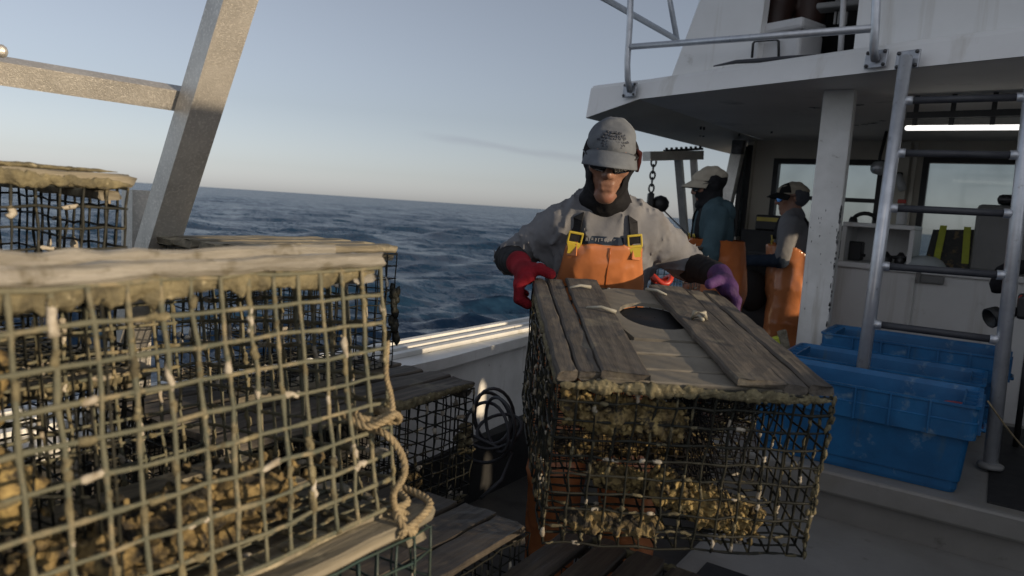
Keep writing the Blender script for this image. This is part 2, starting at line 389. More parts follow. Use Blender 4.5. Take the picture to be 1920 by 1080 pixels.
# ------------------------------------------------------------------ the boat we stand on
boat = thing('fishing_boat', 'white lobster boat with working deck, overhanging wheelhouse roof and upper cabin', 'fishing boat')
OUT = [(-2.12, -4.5), (-2.2, 2.4), (-2.3, 3.5), (-2.42, 7.2), (-1.7, 9.6), (-.4, 11.6)]
def lerp_out(y):
    for (xa, ya), (xb, yb) in zip(OUT, OUT[1:]):
        if ya <= y <= yb: return xa + (xb - xa) * (y - ya) / (yb - ya)
h = MB(); plan = OUT + [(-x, y) for x, y in reversed(OUT)]
h.prism([(x * .97, y, -1.4) for x, y in plan], (0, 0, 1.36))
for sgn in (1, -1):
    for (xa, ya), (xb, yb) in zip(OUT, OUT[1:]):
        a, b = xa * sgn, xb * sgn; t = .22 * sgn
        h.hexa([(a, ya, -.3), (b, yb, -.3), (b + t, yb, -.3), (a + t, ya, -.3), (a, ya, .70), (b, yb, .70), (b + t, yb, .70), (a + t, ya, .70)])
h.box2((-2.1, -4.5, -.3), (2.1, -4.35, .70))
h.build('hull', M['gel_worn'], boat)
MB().prism([(-2.0, -4.3, -.05), (-2.05, 7.0, -.05), (2.05, 7.0, -.05), (2.0, -4.3, -.05)], (0, 0, .05)).build('deck', M['deck'], boat)
g = MB()
for sgn in (1, -1):
    for (xa, ya), (xb, yb) in zip(OUT, OUT[1:]):
        a, b = (xa - .03) * sgn, (xb - .03) * sgn; t = .29 * sgn
        g.hexa([(a, ya, .703), (b, yb, .703), (b + t, yb, .703), (a + t, ya, .703), (a, ya, .75), (b, yb, .75), (b + t, yb, .75), (a + t, ya, .75)])
g.build('gunwale', M['gel_worn'], boat)
rr = MB()
for off in (.02, .12, .20):
    rr.hexa([(lerp_out(y) + off + d, y, z) for z in (.752, .772) for (y, d) in ((-4.4, 0), (7.0, 0), (7.0, .035), (-4.4, .035))])
rr.build('rub_strip', M['gel_worn'], boat)
MB().prism([(x * .98, y, .64) for x, y in plan if y > 6.9], (0, 0, .08)).build('foredeck', M['gel'], boat)

# raised step, mat and platform
MB().box2((-.82, .25, 0), (1.98, 3.17, .22), .02).build('step', M['step'], boat)
mm = MB(); mm.box2((-.73, .4, .2205), (1.9, 2.42, .227)); mm.build('step_mat', M['mat_black'], boat)
pf = MB(); pf.box2((-.98, 3.155, .01), (1.98, 4.72, .40)); pf.box2((-1.0, 3.12, .335), (1.98, 4.72, .43), .012)
pf.build('platform', M['step'], boat)
MB().box2((.06, 3.2, .4302), (1.9, 4.6, .437)).build('platform_mat', M['mat_black'], boat)

# wheelhouse roof
AFT = [(-2.62, 4.70), (-2.48, 4.66), (-2.15, 4.57), (-1.6, 4.36), (-1.0, 4.14), (-.5, 3.96), (0, 3.81), (.8, 3.56), (1.6, 3.36), (2.3, 3.25)]
FORE_Y = 7.75
V = []; F = []
for x, y in AFT:
    zl = 2.2 - .1 * max(0, min(1, (-2.15 - x) / .47))
    V += [(x, y, zl), (x * .996, y + .025, 2.31), (x * .991, y + .04, 2.333), (x * .985, y + .07, 2.343), (x * .985, FORE_Y, 2.40)]
k = 5
for i in range(len(AFT) - 1):
    for j in range(4): F.append((i * k + j, (i + 1) * k + j, (i + 1) * k + j + 1, i * k + j + 1))
n0 = len(V); V += [(-2.36, FORE_Y, 2.1), (-2.36, FORE_Y, 2.31), (-2.34, FORE_Y, 2.333)]
F += [(0, 1, n0 + 1, n0), (1, 2, n0 + 2, n0 + 1), (2, 3, 4, n0 + 2)]
MB().add(V, F).build('roof', M['gel'], boat)
ce = [(x, y + .004, 2.197) for x, y in AFT[2:]]
MB().add(ce + [(2.3, FORE_Y, 2.197), (-1.93, FORE_Y, 2.197)], [tuple(range(len(ce) + 2))]).build('ceiling', M['ceil'], boat)
MB().add([(-2.62, 4.702, 2.098), (-2.15, 4.574, 2.1965), (-1.93, FORE_Y, 2.1965), (-2.36, FORE_Y, 2.098)], [(0, 1, 2, 3)]).build('roof_valance', M['gel_cream'], boat)
for px, py in [(1314, 240), (1320, 241), (1313, 253), (1319, 254), (1262, 253), (1386, 253), (1447, 247)]:
    p = atz(px, py, 2.15 if px < 1400 else 2.195); MB().lathe([(.009, -.012), (.009, .012)], 8, p).build('bolt_hole', M['gasket'], boat)
chip = MB(); rnd = random.Random(3)
for px, py in [(1523, 202), (1531, 203), (1606, 198), (1612, 197), (1604, 235), (1620, 234), (1634, 232), (1655, 227), (1640, 231)]:
    p = atz(px, py, 2.192)
    chip.add([(p.x + .03 * math.cos(a) * rnd.uniform(.5, 1.2), p.y + .022 * math.sin(a) * rnd.uniform(.4, 1.2), 2.1935) for a in np.arange(8) * .785], [tuple(range(8))])
chip.build('paint_chip', M['gasket'], boat)['kind'] = 'stuff'

# column under the roof
MB().box2((-.95, 4.45, .43), (-.785, 4.535, 2.2), .006).build('pillar', M['gel_worn'], boat)
fl = MB(); rnd = random.Random(8)
for i in range(46):               # flaked paint up the corner and face of the pillar
    z = 1.55 - abs(rnd.gauss(0, .38)); x = -.786 - abs(rnd.gauss(0, .004)) if i < 30 else rnd.uniform(-.94, -.80); w_, h_ = (rnd.uniform(.002, .007), rnd.uniform(.004, .022)) if i < 30 else (rnd.uniform(.001, .003), rnd.uniform(.003, .012))
    if z < .5: continue
    fl.add([(x + w_ * math.cos(a) * rnd.uniform(.5, 1.2), 4.4488, z + h_ * math.sin(a) * rnd.uniform(.5, 1.2)) for a in np.arange(7) * .897], [tuple(range(7))])
    if i < 30: fl.add([(-.7838, 4.452 + w_ * 1.6 * (1 + math.cos(a)) * rnd.uniform(.5, 1.1), z + h_ * math.sin(a) * rnd.uniform(.5, 1.2)) for a in np.arange(7) * .897], [tuple(range(7))])
fl.build('paint_flakes', M['steel'], boat)['kind'] = 'stuff'

# forward bulkhead with its windows, side wall, port pillar
BY = 7.0
bk = MB()
def wall_with_holes(mb, x0, x1, z0, z1, y, t, holes):
    xs = sorted({x0, x1, *[q for hh in holes for q in (hh[0], hh[1])]}); zs = sorted({z0, z1, *[q for hh in holes for q in (hh[2], hh[3])]})
    for xa, xb in zip(xs, xs[1:]):
        for za, zb in zip(zs, zs[1:]):
            cx, cz = (xa + xb) / 2, (za + zb) / 2
            if not any(hh[0] < cx < hh[1] and hh[2] < cz < hh[3] for hh in holes): mb.box2((xa, y, za), (xb, y + t, zb))
HW = [(-1.86, -.93, 1.40, 2.03), (-.64, .30, 1.12, 2.06), (.55, 1.7, 1.12, 2.06)]
wall_with_holes(bk, -2.04, 2.0, 0, 2.2, BY, .06, HW)
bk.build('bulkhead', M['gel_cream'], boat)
def window(x0, x1, z0, z1, bar=None):
    fr = MB(); w = .045
    fr.box2((x0, BY - .02, z0), (x0 + w, BY + .07, z1)); fr.box2((x1 - w, BY - .02, z0), (x1, BY + .07, z1))
    fr.box2((x0 + w, BY - .02, z0), (x1 - w, BY + .07, z0 + w)); fr.box2((x0 + w, BY - .02, z1 - w), (x1 - w, BY + .07, z1))
    if bar: fr.box2((x0 + w, BY - .01, bar), (x1 - w, BY + .06, bar + .035))
    f = fr.build('window', M['gasket'], boat)
    MB().box2((x0 + w, BY + .02, z0 + w), (x1 - w, BY + .026, z1 - w)).build('pane', M['glass'], f)
for hw, b in zip(HW, (1.66, None, None)): window(*hw, b)
MB().box2((-.86, BY - .05, .9), (-.74, BY - .001, 2.18)).build('mullion', M['gel_cream'], boat)
MB().box2((-.715, BY - .045, .9), (-.685, BY - .001, 2.18)).build('trim_strip', M['gel_cream'], boat)
pw = MB()   # port side: pillar and narrow side light, cheek below
pw.hexa([(-2.28, 6.55, .75), (-2.19, 6.55, .75), (-2.19, 6.64, .75), (-2.28, 6.64, .75), (-2.14, 6.60, 2.16), (-2.04, 6.60, 2.16), (-2.04, 6.70, 2.16), (-2.14, 6.70, 2.16)])
pw.build('corner_post', M['alu'], boat)
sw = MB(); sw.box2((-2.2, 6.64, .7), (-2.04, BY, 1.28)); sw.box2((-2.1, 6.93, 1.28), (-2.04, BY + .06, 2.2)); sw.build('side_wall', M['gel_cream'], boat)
sg = MB(); sg.box2((-2.10, 6.71, 1.28), (-2.06, 6.74, 2.1)); sg.box2((-2.1, 6.90, 1.28), (-2.05, 6.93, 2.14)); f_ = sg.build('side_window', M['gasket'], boat)
MB().box2((-2.085, 6.74, 1.28), (-2.08, 6.90, 2.12)).build('pane', M['glass'], f_)
p = atz(1384, 276, 2.08); MB().box(p, (.10, .08, .12), None, .01).build('roof_bracket', M['steel'], boat)
st = MB()   # starboard side wall with its windows
def ywall(mb, x, t, y0, y1, z0, z1, holes):
    ys = sorted({y0, y1, *[q for hh in holes for q in (hh[0], hh[1])]}); zs = sorted({z0, z1, *[q for hh in holes for q in (hh[2], hh[3])]})
    for ya, yb in zip(ys, ys[1:]):
        for za, zb in zip(zs, zs[1:]):
            if not any(hh[0] < (ya + yb) / 2 < hh[1] and hh[2] < (za + zb) / 2 < hh[3] for hh in holes): mb.box2((x, ya, za), (x + t, yb, zb))
ywall(st, 2.02, .06, 3.55, 7.06, 0.0, 2.2, [(5.42, 5.66, 1.40, 2.0)])
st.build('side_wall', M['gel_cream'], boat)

# bench along the bulkhead, sink shelf
ct = MB(); ct.box2((-1.06, 6.02, 0), (1.95, BY - .06, 1.13)); ct.box2((-1.09, 5.98, 1.13), (1.95, BY - .06, 1.175), .008)
counter = ct.build('counter', M['gel'], boat)
MB().box2((-.53, 5.985, .3), (-.505, 6.02, 1.1)).build('door_strip', M['gel_worn'], counter)
MB().box2((.2, 5.985, .3), (.225, 6.02, 1.1)).build('door_strip', M['gel_worn'], counter)
la = MB(); la.box(atF(1745, 524, 5.99), (.17, .03, .06), None, .01); la.box(atF(1722, 520, 5.97), (.03, .03, .075), None, .008); la.build('latch', M['grey_box'], counter)
sh = MB(); X0, X1 = -1.04, -.55
sh.box2((X0, 6.02, 1.44), (X1, 6.6, 1.475), .008); sh.box2((X0, 6.03, 1.176), (X0 + .03, 6.6, 1.44)); sh.box2((X1 - .03, 6.03, 1.176), (X1, 6.6, 1.44)); sh.box2((X0 + .03, 6.55, 1.176), (X1 - .03, 6.6, 1.44))
sh.build('console_shelf', M['gel'], boat)

# upper cabin on the roof
UC = [(-2.03, 4.77), (-1.37, 4.52), (-.79, 4.30), (-.04, 4.02), (2.0, 3.32)]
u = MB()
def seg(a, b, z0, z1, t=.05, top_shift=(0, 0)):
    (xa, ya), (xb, yb) = a, b; n = Vector((yb - ya, -(xb - xa), 0)).normalized() * -t
    q = [(xa, ya), (xb, yb), (xb + n.x, yb + n.y), (xa + n.x, ya + n.y)]
    return [(x, y, z0) for x, y in q] + [(x + top_shift[0], y + top_shift[1], z1) for x, y in q]
zt = 4.2
a, b = UC[0], UC[1]
q = seg(a, b, 2.33, zt)
for idx, dx in ((4, .58), (7, .58)): q[idx] = (q[idx][0] + dx, q[idx][1], q[idx][2])
for idx in (5, 6): q[idx] = (q[idx][0] + .06, q[idx][1], q[idx][2])
u.hexa(q)
u.hexa(seg(UC[2], UC[3], 2.33, zt)); u.hexa(seg(UC[3], UC[4], 2.325, zt, .065))
u.hexa(seg((-1.37, 4.53), (-.79, 4.31), 3.3, zt))
u.hexa([(-2.03, 4.83, 2.33), (-1.97, 4.83, 2.33), (-1.8, 7.0, 2.36), (-1.9, 7.0, 2.36), (-1.45, 4.83, zt), (-1.39, 4.83, zt), (-1.2, 7.0, zt), (-1.3, 7.0, zt)])
u.box2((2.0, 3.3, 2.42), (2.06, 7.0, zt)); u.box2((-1.5, 3.2, zt), (2.1, 7.0, zt + .05))
u.build('upper_cabin', M['gel'], boat)
bl2 = MB(); bl2.box2((-2.02, -4.2, .0), (-1.9, 1.95, .69)); bl2.box2((-2.06, 1.95, .0), (-1.96, 6.5, .30)); bl2.build('dark_bulwark_sheet', M['mat_black'], boat)  # black sheets added to darken the lower inner bulwark
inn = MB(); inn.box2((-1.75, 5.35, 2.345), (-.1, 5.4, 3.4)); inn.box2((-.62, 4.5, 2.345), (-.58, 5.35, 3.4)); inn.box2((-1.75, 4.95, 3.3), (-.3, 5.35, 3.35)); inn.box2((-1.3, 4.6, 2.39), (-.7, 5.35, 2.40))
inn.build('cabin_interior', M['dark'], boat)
ps = MB(); ps.tube([atF(1576, 96, 4.45), atF(1580, 40, 4.45), atF(1583, -30, 4.45)], .016, 10); ps.build('cabin_stanchion', M['white_plastic'], boat)
sk = MB(); sk.box(atF(1575, 12, 4.62), (.24, .12, .035), None, .01); sk.box(atF(1590, -4, 4.66), (.12, .1, .06), None, .01)
for i in range(4): sk.box(atF(1566 + i * 7, 34, 4.62), (.012, .02, .07))
sk.build('cabin_shelf', M['grey_box'], boat)
# hose coil tray seam lying on the roof edge
hs = MB(); hs.tube([atF(x, y, 4.46 - (x - 1340) * .0009) for x, y in ((1338, 124), (1380, 116), (1430, 113), (1480, 108), (1530, 103))], [.004, .012, .014, .012, .004], 8)
hs.build('roof_hose', M['rubber'], boat)

# ------------------------------------------------------------------ guard rail on the roof
rail = thing('guard_rail', 'galvanised tube guard rail bolted along the roof edge of the upper deck', 'railing', (0, 0, 0))
def base_plate(c, n, parent, name='base_plate', w=.11):
    n = Vector(n).normalized(); rot = n.to_track_quat('Z', 'Y').to_matrix()
    m_ = MB(); m_.box(c, (w, w * .8, .012), rot, .004); o = m_.build(name, M['steel_plate'], parent)
    for sx in (-1, 1):
        for sy in (-1, 1): MB().lathe([(.009, 0), (.009, .007), (.005, .01)], 8, np.array(c) + np.array(rot) @ np.array((sx * w * .38, sy * w * .29, .006)), n).build('bolt', M['steel'], o)
    return o
M['steel_plate'] = mat('plate_steel', (.42, .43, .45), (.30, .31, .33), 20, .42, .8, bump=.0005, bscale=120)
TR = .021
pl = [at(1181, 171, 5.02), at(1177, 150, 4.98), at(1176, 120, 4.97), at(1181, 40, 4.97), at(1187, -160, 4.96)]
MB().tube(pl, TR, 12).build('post', M['galv'], rail)
base_plate(at(1181, 169, 5.03), (-.3, -.95, .1), rail, w=.12)
prr = [at(1641, 112, 3.64), at(1638, 92, 3.61), at(1641, 52, 3.60), at(1650, -160, 3.60)]
MB().tube(prr, TR, 12).build('post', M['galv'], rail)
base_plate(at(1643, 111, 3.65), (-.33, -.95, .1), rail, w=.11)
MB().tube([at(1180, 88, 4.97), at(1641, 53, 3.60)], TR * .95, 12).build('rail', M['galv'], rail)
MB().tube([at(1090, -26, 4.9), at(1140, 1, 5.05), at(1270, 75, 5.75)], TR, 12).build('brace', M['galv'], rail)
MB().tube([at(1270, 78, 5.75), at(1254, -10, 5.8), at(1235, -120, 5.8)], TR, 12).build('brace', M['galv'], rail)

# ------------------------------------------------------------------ ladder to the upper deck
lad = thing('ladder', 'galvanised ladder with black rubber rungs leaning up to the roof edge beside the blue totes', 'ladder')
LT, LB = Vector((-.475, 3.775, 2.235)), Vector((-.475, 3.625, .445)); RT, RB = Vector((.06, 3.735, 2.6)), Vector((.06, 3.60, .45))
LT = at(1699, 106, 3.47)
MB().tube([LT, LB], .029, 14).build('rail', M['galv'], lad)
RT = at(1930, 200, 3.24); RB = at(1857, 872, 3.0)
MB().tube([RB, RB + (RT - RB) * 1.6], .029, 14).build('rail', M['galv'], lad)
MB().lathe([(.046, -.012), (.05, -.006), (.05, .004), (.034, .012)], 20, RB).build('foot', M['grey_box'], lad)
base_plate(at(1702, 112, 3.50), (-.33, -.95, .1), lad, 'bracket', .11)
for (xa, ya), (xb, yb) in [((1692, 187), (1935, 184)), ((1676, 289), (1922, 291)), ((1657, 391), (1906, 403)), ((1637, 497), (1893, 517)), ((1617, 603), (1880, 637))]:
    def on(a, b, x, y):          # the point of a rail nearest the sight line
        best = min((( (a + (b - a) * t), t) for t in np.linspace(-.2, 1.6, 240)), key=lambda q: abs((Vector((0, 0, CAM_Z)) + ray(x, y) * ((q[0] - Vector((0, 0, CAM_Z))).dot(FWD) / ray(x, y).dot(FWD)) - q[0]).z))
        return best[0]
    A, B = on(LB, LT, xa, ya), on(RB, RT, xb, yb); d = (B - A).normalized()
    r_ = MB().tube([A + d * .05, B - d * .05], .0165, 12).build('rung', M['rubber'], lad)
    MB().tube([A + d * .018, A + d * .052], .021, 12).build('ferrule', M['galv'], r_); MB().tube([B - d * .052, B - d * .018], .021, 12).build('ferrule', M['galv'], r_)

# ------------------------------------------------------------------ strip light
tube_l = thing('strip_light', 'lit white tube lamp clipped under the wheelhouse ceiling behind the ladder', 'lamp')
la_, lb_ = at(1697, 240, 4.25), at(2010, 238, 3.75)
MB().tube([la_, la_ + (lb_ - la_) * .01, lb_], [.007, .0145, .0145], 12).build('tube', M['lamp'], tube_l)
cl = MB()
for t in (.06, .30, .55, .8):
    c = la_ + (lb_ - la_) * t; cl.box2((c.x - .012, c.y - .012, c.z + .012), (c.x + .012, c.y + .012, 2.197))
cl.build('clip', M['gasket'], tube_l)
bt = MB(); d = lb_ - la_; bt.hexa([Vector((q.x, q.y, z)) + o for z in (la_.z + .05, la_.z + .085) for q, o in ((la_, Vector((0, -.03, 0))), (lb_, Vector((0, -.03, 0))), (lb_, Vector((0, .03, 0))), (la_, Vector((0, .03, 0))))])
bt.build('batten', M['gasket'], tube_l)

# ------------------------------------------------------------------ blue totes
def tote_mesh(W=.85, Dp=.43, H=.36, taper=.035, t=.007):
    """open-top fish tote: tapered walls, deep ribbed rim, stepped foot; origin at the base centre"""
    mb = MB(); x, y = W / 2, Dp / 2
    def ring(xx, yy, z, r=.03, n=4):
        pts = []
        for cx, cy, a0 in ((xx - r, yy - r, 0), (-xx + r, yy - r, 90), (-xx + r, -yy + r, 180), (xx - r, -yy + r, 270)):
            for k_ in range(n + 1):
                a = R_(a0 + 90 * k_ / n); pts.append((cx + r * math.cos(a), cy + r * math.sin(a), z))
        return pts
    rim0 = H - .135
    prof = [(x - taper - .012, y - taper - .012, 0), (x - taper - .008, y - taper - .008, .045), (x - taper, y - taper, .048), (x - .022, y - .022, rim0), (x - .002, y - .002, rim0 + .001),
            (x, y, rim0 + .06), (x + .001, y + .001, rim0 + .066), (x - .004, y - .004, rim0 + .07), (x - .003, y - .003, H - .012), (x + .003, y + .003, H - .01), (x + .003, y + .003, H), (x - t, y - t, H),
            (x - t - .016, y - t - .016, H - .02), (x - .028 - t, y - .028 - t, rim0), (x - taper - t, y - taper - t, .012)]
    rings = [ring(*p_) for p_ in prof]; n = len(rings[0]); V = [q for r in rings for q in r]; F = []
    for i in range(len(rings) - 1):
        for k_ in range(n): F.append((i * n + k_, i * n + (k_ + 1) % n, (i + 1) * n + (k_ + 1) % n, (i + 1) * n + k_))
    F.append(tuple(range(n))[::-1]); F.append(tuple((len(rings) - 1) * n + k_ for k_ in range(n)))
    mb.add(V, F)
    return mb, rim0, x, y, H
def make_tote():
    mb, rim0, x, y, H = tote_mesh()
    rb = ri = mb
    for sx in (-.62, -.30, 0.0, .30, .62):
        for sy in (-1, 1): rb.box((sx * x, sy * (y + .0035), rim0 + .066), (.007, .014, .128))
    for sx in (-1, 1):
        for s_ in (-.45, .45): rb.box((sx * (x + .0035), s_ * y, rim0 + .066), (.014, .007, .128))
    for sx in (-1, 1):          # cells moulded into the end rims
        for k_ in range(4): ri.box((sx * (x - .034), -.12 + k_ * .08, H - .014), (.05, .006, .022))
        ri.box((sx * (x - .058), 0, H - .02), (.006, .30, .034))
    hd = [MB(), MB()]
    for sx in (-1, 1):
        hd[sx > 0].tube([(sx * (x + .004), -.07, rim0 + .02), (sx * (x + .02), -.06, rim0 + .015), (sx * (x + .02), .06, rim0 + .015), (sx * (x + .004), .07, rim0 + .02)], .007, 8)
    return mb.build('tote', M['blue']), hd
def tote(loc, label, rz=0, src=None):
    root = thing('storage_tote', label, 'tote', loc, (0, 0, rz), 'blue totes standing on the platform')
    if src is None:
        me, hd = make_tote(); me.name = 'tub'; me.parent = root
        hd[0].build('handle', M['blue'], root); hd[1].build('handle', M['blue'], root)
    else:
        for ch in src.children:
            c = ch.copy(); col.objects.link(c); c.parent = root
    return root
t1 = tote((-.425, 3.385, .432), 'blue plastic fish tote nearest the deck edge, with a red object inside')
t2 = tote((-.42, 3.885, .432), 'blue plastic fish tote in the middle of the row, behind the ladder foot', src=t1)
t3 = tote((-.335, 4.345, .50), 'blue plastic fish tote at the back against the wheelhouse counter', src=t1)
for j, y in enumerate((2.55, 3.42)):                 # unseen totes added along the starboard rail to shade the deck
    for k_ in range(4):
        tote((1.72, y, .005 + k_ * .361), 'unseen blue fish tote added at the starboard rail to shade the deck', math.pi / 2 + .02 * math.sin(j * 3 + k_ * 2), src=t1)['group'] = 'unseen totes added along the starboard rail for shade'
lid = MB(); lid.lathe([(.075, 0), (.085, .03), (.085, .075), (.06, .10), (.0, .105)], 20, (-.075, 3.42, .64)); tag(lid.build('red_lid', M['red_plastic']), 'red plastic lid showing inside the nearest blue tote', 'lid')
ln = MB(); pa, pb = at(1852, 752, 2.75), at(1990, 900, 2.9)
ln.tube([pa + (pb - pa) * t + Vector((0, 0, -.03 * math.sin(t * math.pi))) for t in np.linspace(0, 1, 10)], .0035, 6)
tag(ln.build('thin_line', M['rope']), 'thin dark line running from the tote rim past the ladder foot', 'line')

# ------------------------------------------------------------------ things in the wheelhouse
cool = thing('cooler', 'white cooler with black wire handle standing in the upper cabin opening', 'cooler')
cc = atF(1458, 108, 4.47); zb = 2.37
cm = MB(); cw, cd, chh = .33, .24, .19
cm.box((cc.x, cc.y + .18, zb + chh / 2), (cw, cd, chh), Euler((0, 0, R_(-20))), .02); cm.build('body', M['white_plastic'], cool)
cm = MB(); cm.box((cc.x, cc.y + .18, zb + chh + .035), (cw + .02, cd + .02, .066), Euler((0, 0, R_(-20))), .02); cm.build('lid', M['white_plastic'], cool)
hp = [atF(x, y, 4.50) for x, y in ((1410, 108), (1412, 82), (1416, 77), (1456, 74), (1460, 78), (1460, 106))]
MB().tube(hp, .008, 8).build('handle', M['gasket'], cool)

bag = thing('lunch_bag', 'black printed lunch bag with lime carrying straps on the counter', 'bag')
bc = atF(1783, 496, 6.25)
bm_ = MB(); bx, by_, bz = bc.x, bc.y, 1.177
bm_.hexa([(bx - .17, by_ - .1, bz), (bx + .17, by_ - .1, bz), (bx + .17, by_ + .1, bz), (bx - .17, by_ + .1, bz), (bx - .14, by_ - .05, bz + .28), (bx + .14, by_ - .05, bz + .30), (bx + .14, by_ + .05, bz + .30), (bx - .14, by_ + .05, bz + .28)])
bm_.build('body', M['print_bag'], bag)
for dx in (-.075, .075):
    s_ = MB(); s_.hexa([(bx + dx * 1.2 - .022, by_ - .108, bz + .05), (bx + dx * 1.2 + .022, by_ - .108, bz + .05), (bx + dx * 1.2 + .022, by_ - .102, bz + .05), (bx + dx * 1.2 - .022, by_ - .102, bz + .05),
                        (bx + dx - .022, by_ - .06, bz + .315), (bx + dx + .022, by_ - .06, bz + .315), (bx + dx + .022, by_ - .05, bz + .315), (bx + dx - .022, by_ - .05, bz + .315)])
    s_.build('strap', M['lime'], bag)
rg = MB(); c = atF(1735, 490, 6.12); V, F = [], []
rg.lathe([(.13, 0), (.135, .02), (.11, .055), (.06, .08), (0, .085)], 18, (c.x, c.y, 1.177)); tag(rg.build('white_rag', M['white_cloth']), 'crumpled white cloth lying on the counter in front of the lunch bag', 'cloth')
gb = thing('storage_box', 'tall grey plastic box standing on the counter right of the lunch bag', 'box')
c = atF(1868, 500, 6.3); m_ = MB(); m_.box((c.x + .05, c.y, 1.177 + .24), (.42, .36, .48), None, .03); m_.build('body', M['grey_box'], gb)
m_ = MB(); m_.box((c.x + .09, c.y, 1.70), (.28, .24, .07), None, .03); m_.build('cushion', M['steel'], gb)
sp = thing('spot_lamp', 'small white horn shaped lamp fixed to the window mullion', 'lamp')
c = Vector((-.80, BY - .07, 1.90)); MB().box(c, (.05, .04, .05), None, .01).build('mount', M['gasket'], sp)
MB().tube([c + Vector((0, -.03, 0)), c + Vector((.01, -.06, -.03)), c + Vector((.03, -.07, -.08)), c + Vector((.05, -.07, -.13))], [.02, .03, .035, .03], 12).build('horn', M['white_plastic'], sp)
sp2 = thing('search_light', 'chrome search light hanging under the ceiling beside the ladder rail', 'lamp')
c = atF(1647, 315, 6.3); MB().lathe([(.02, -.05), (.05, -.03), (.055, .03), (.05, .04)], 16, c, (.6, -.8, -.1)).build('head', M['galv'], sp2)
MB().tube([c, c + Vector((0, .02, .1)), Vector((c.x + .02, c.y + .05, 2.195))], .012, 8).build('stem', M['gasket'], sp2)
hd = thing('ear_defenders', 'black ear defenders resting on the console shelf', 'ear defenders')
c = atF(1622, 412, 6.3); m_ = MB(); m_.tube([c + Vector((.09 * math.cos(a), 0, -.02 + .07 * math.sin(a))) for a in np.linspace(0, math.pi, 10)], .016, 8); m_.build('band', M['gasket'], hd)
for s_ in (-1, 1): MB().lathe([(.02, -.03), (.04, -.02), (.04, .02), (.02, .03)], 14, c + Vector((.085 * s_, 0, -.02)), (1, 0, 0)).build('cup', M['gasket'], hd)
for k_, (px, py, sz) in enumerate([(1600, 470, .05), (1660, 470, .06), (1690, 474, .045)]):
    c = atF(px, py, 6.28); m_ = MB(); m_.lathe([(sz * .8, 0), (sz, .02), (sz * .7, .06), (sz * .3, .09)], 14, (c.x, c.y, 1.177)); m_.tube([(c.x - .09, c.y, 1.22), (c.x, c.y - .03, 1.235), (c.x + .09, c.y, 1.22)], .012, 8)
    tag(m_.build('radio_handset' if k_ else 'tin_mug', M['steel']), ('dull metal mug at the left end of the open console shelf', 'dark handset in the middle of the open console shelf', 'small dark handset at the right end of the open console shelf')[k_], 'mug' if k_ == 0 else 'handset')
bo = thing('spray_bottle', 'white spray bottle with red trigger standing on the console shelf top', 'bottle')
c = atF(1690, 415, 6.25); z0 = 1.476
MB().lathe([(.035, 0), (.037, .02), (.037, .11), (.014, .145), (.014, .165)], 16, (c.x, c.y, z0)).build('bottle_body', M['white_plastic'], bo)
MB().box((c.x - .012, c.y, z0 + .18), (.06, .025, .03), None, .006).build('trigger_head', M['red_plastic'], bo)
bx_ = MB(); c = atF(1598, 452, 6.3); bx_.box((c.x, c.y, 1.177 + .075), (.17, .16, .15), None, .012); tag(bx_.build('battery_box', M['gasket']), 'black battery box inside the console shelf at its left end', 'box')
rl = MB(); c = atF(1745, 407, 6.6); p_ = [(c.x + .07 * math.cos(t) * (1 + .06 * math.sin(t * 2.3)), 6.55 + .07 * math.sin(t), 1.183 + .006 * t / 6.28 * 1.4) for t in np.linspace(0, 26, 90)]; rl.tube(p_, .007, 6)
tag(rl.build('rope_coil', M['rope']), 'small coil of tan rope lying on the counter behind the lunch bag', 'rope')
vc = thing('video_camera', 'black video camera with fuzzy microphone on a monopod at the right edge', 'video camera')
c = at(1893, 585, 3.35)
lens_dir = Vector((-.75, -.55, -.35)).normalized()
MB().box(c + Vector((.09, .05, .03)), (.13, .2, .11), None, .015).build('body', M['gasket'], vc)
MB().lathe([(.03, -.02), (.032, .05), (.045, .055), (.048, .10), (.043, .102), (.040, .07)], 18, c, lens_dir).build('lens_hood', M['gasket'], vc)
mp_ = [at(1868, 548, 3.35), at(1870, 535, 3.36), at(1882, 512, 3.38), at(1900, 502, 3.4), at(1930, 500, 3.42)]
MB().tube(mp_, [.02, .034, .04, .04, .03], 12).build('microphone', M['black_cloth'], vc)
MB().tube([c + Vector((.09, .05, 0)), Vector((c.x + .1, c.y + .08, .44))], .014, 10).build('monopod', M['gasket'], vc)
MB().box(c + Vector((.06, -.02, .06)), (.07, .05, .05), None, .012).build('battery', M['red_plastic'], vc)
mc = thing('line_hauler', 'dark round pot hauler disc standing between the two crewmen', 'hauler')
c = at(1410, 545, 5.45); MB().lathe([(.05, -.05), (.14, -.035), (.16, 0), (.14, .035), (.05, .05)], 28, c, (.85, -.5, .1)).build('disc', M['dark'], mc)
MB().box2((c.x - .16, c.y + .08, 0), (c.x + .2, c.y + .45, c.z + .28), .02).build('housing', M['dark'], mc)
yb = thing('tool_case', 'black and yellow case on the ledge under the front window', 'case')
c = atF(1443, 418, 6.7); MB().box(c, (.22, .14, .14), None, .015).build('body', M['gasket'], yb); MB().box(c + Vector((0, -.075, .03)), (.19, .012, .035)).build('yellow_band', M['yellow'], yb)
MB().box2((c.x - .2, 6.55, .0), (c.x + .25, BY - .01, c.z - .071)).build('ledge', M['dark'], boat)
br = thing('scrub_brush', 'wooden scrub brush with yellow bristles wedged beside the totes', 'brush')
c = at(1463, 640, 3.95); MB().box(c + Vector((.03, 0, -.03)), (.05, .03, .2), Euler((0, R_(-18), R_(34))), .008).build('handle', M['wood_mossy'], br); MB().box(c + Vector((-.01, -.01, 0)), (.06, .04, .06), Euler((0, R_(-18), R_(34))), .01).build('bristles', M['lime'], br)
MB().box2((-1.3, 3.9, 0), (-1.02, 4.2, .70), .02).build('locker', M['dark'], boat)

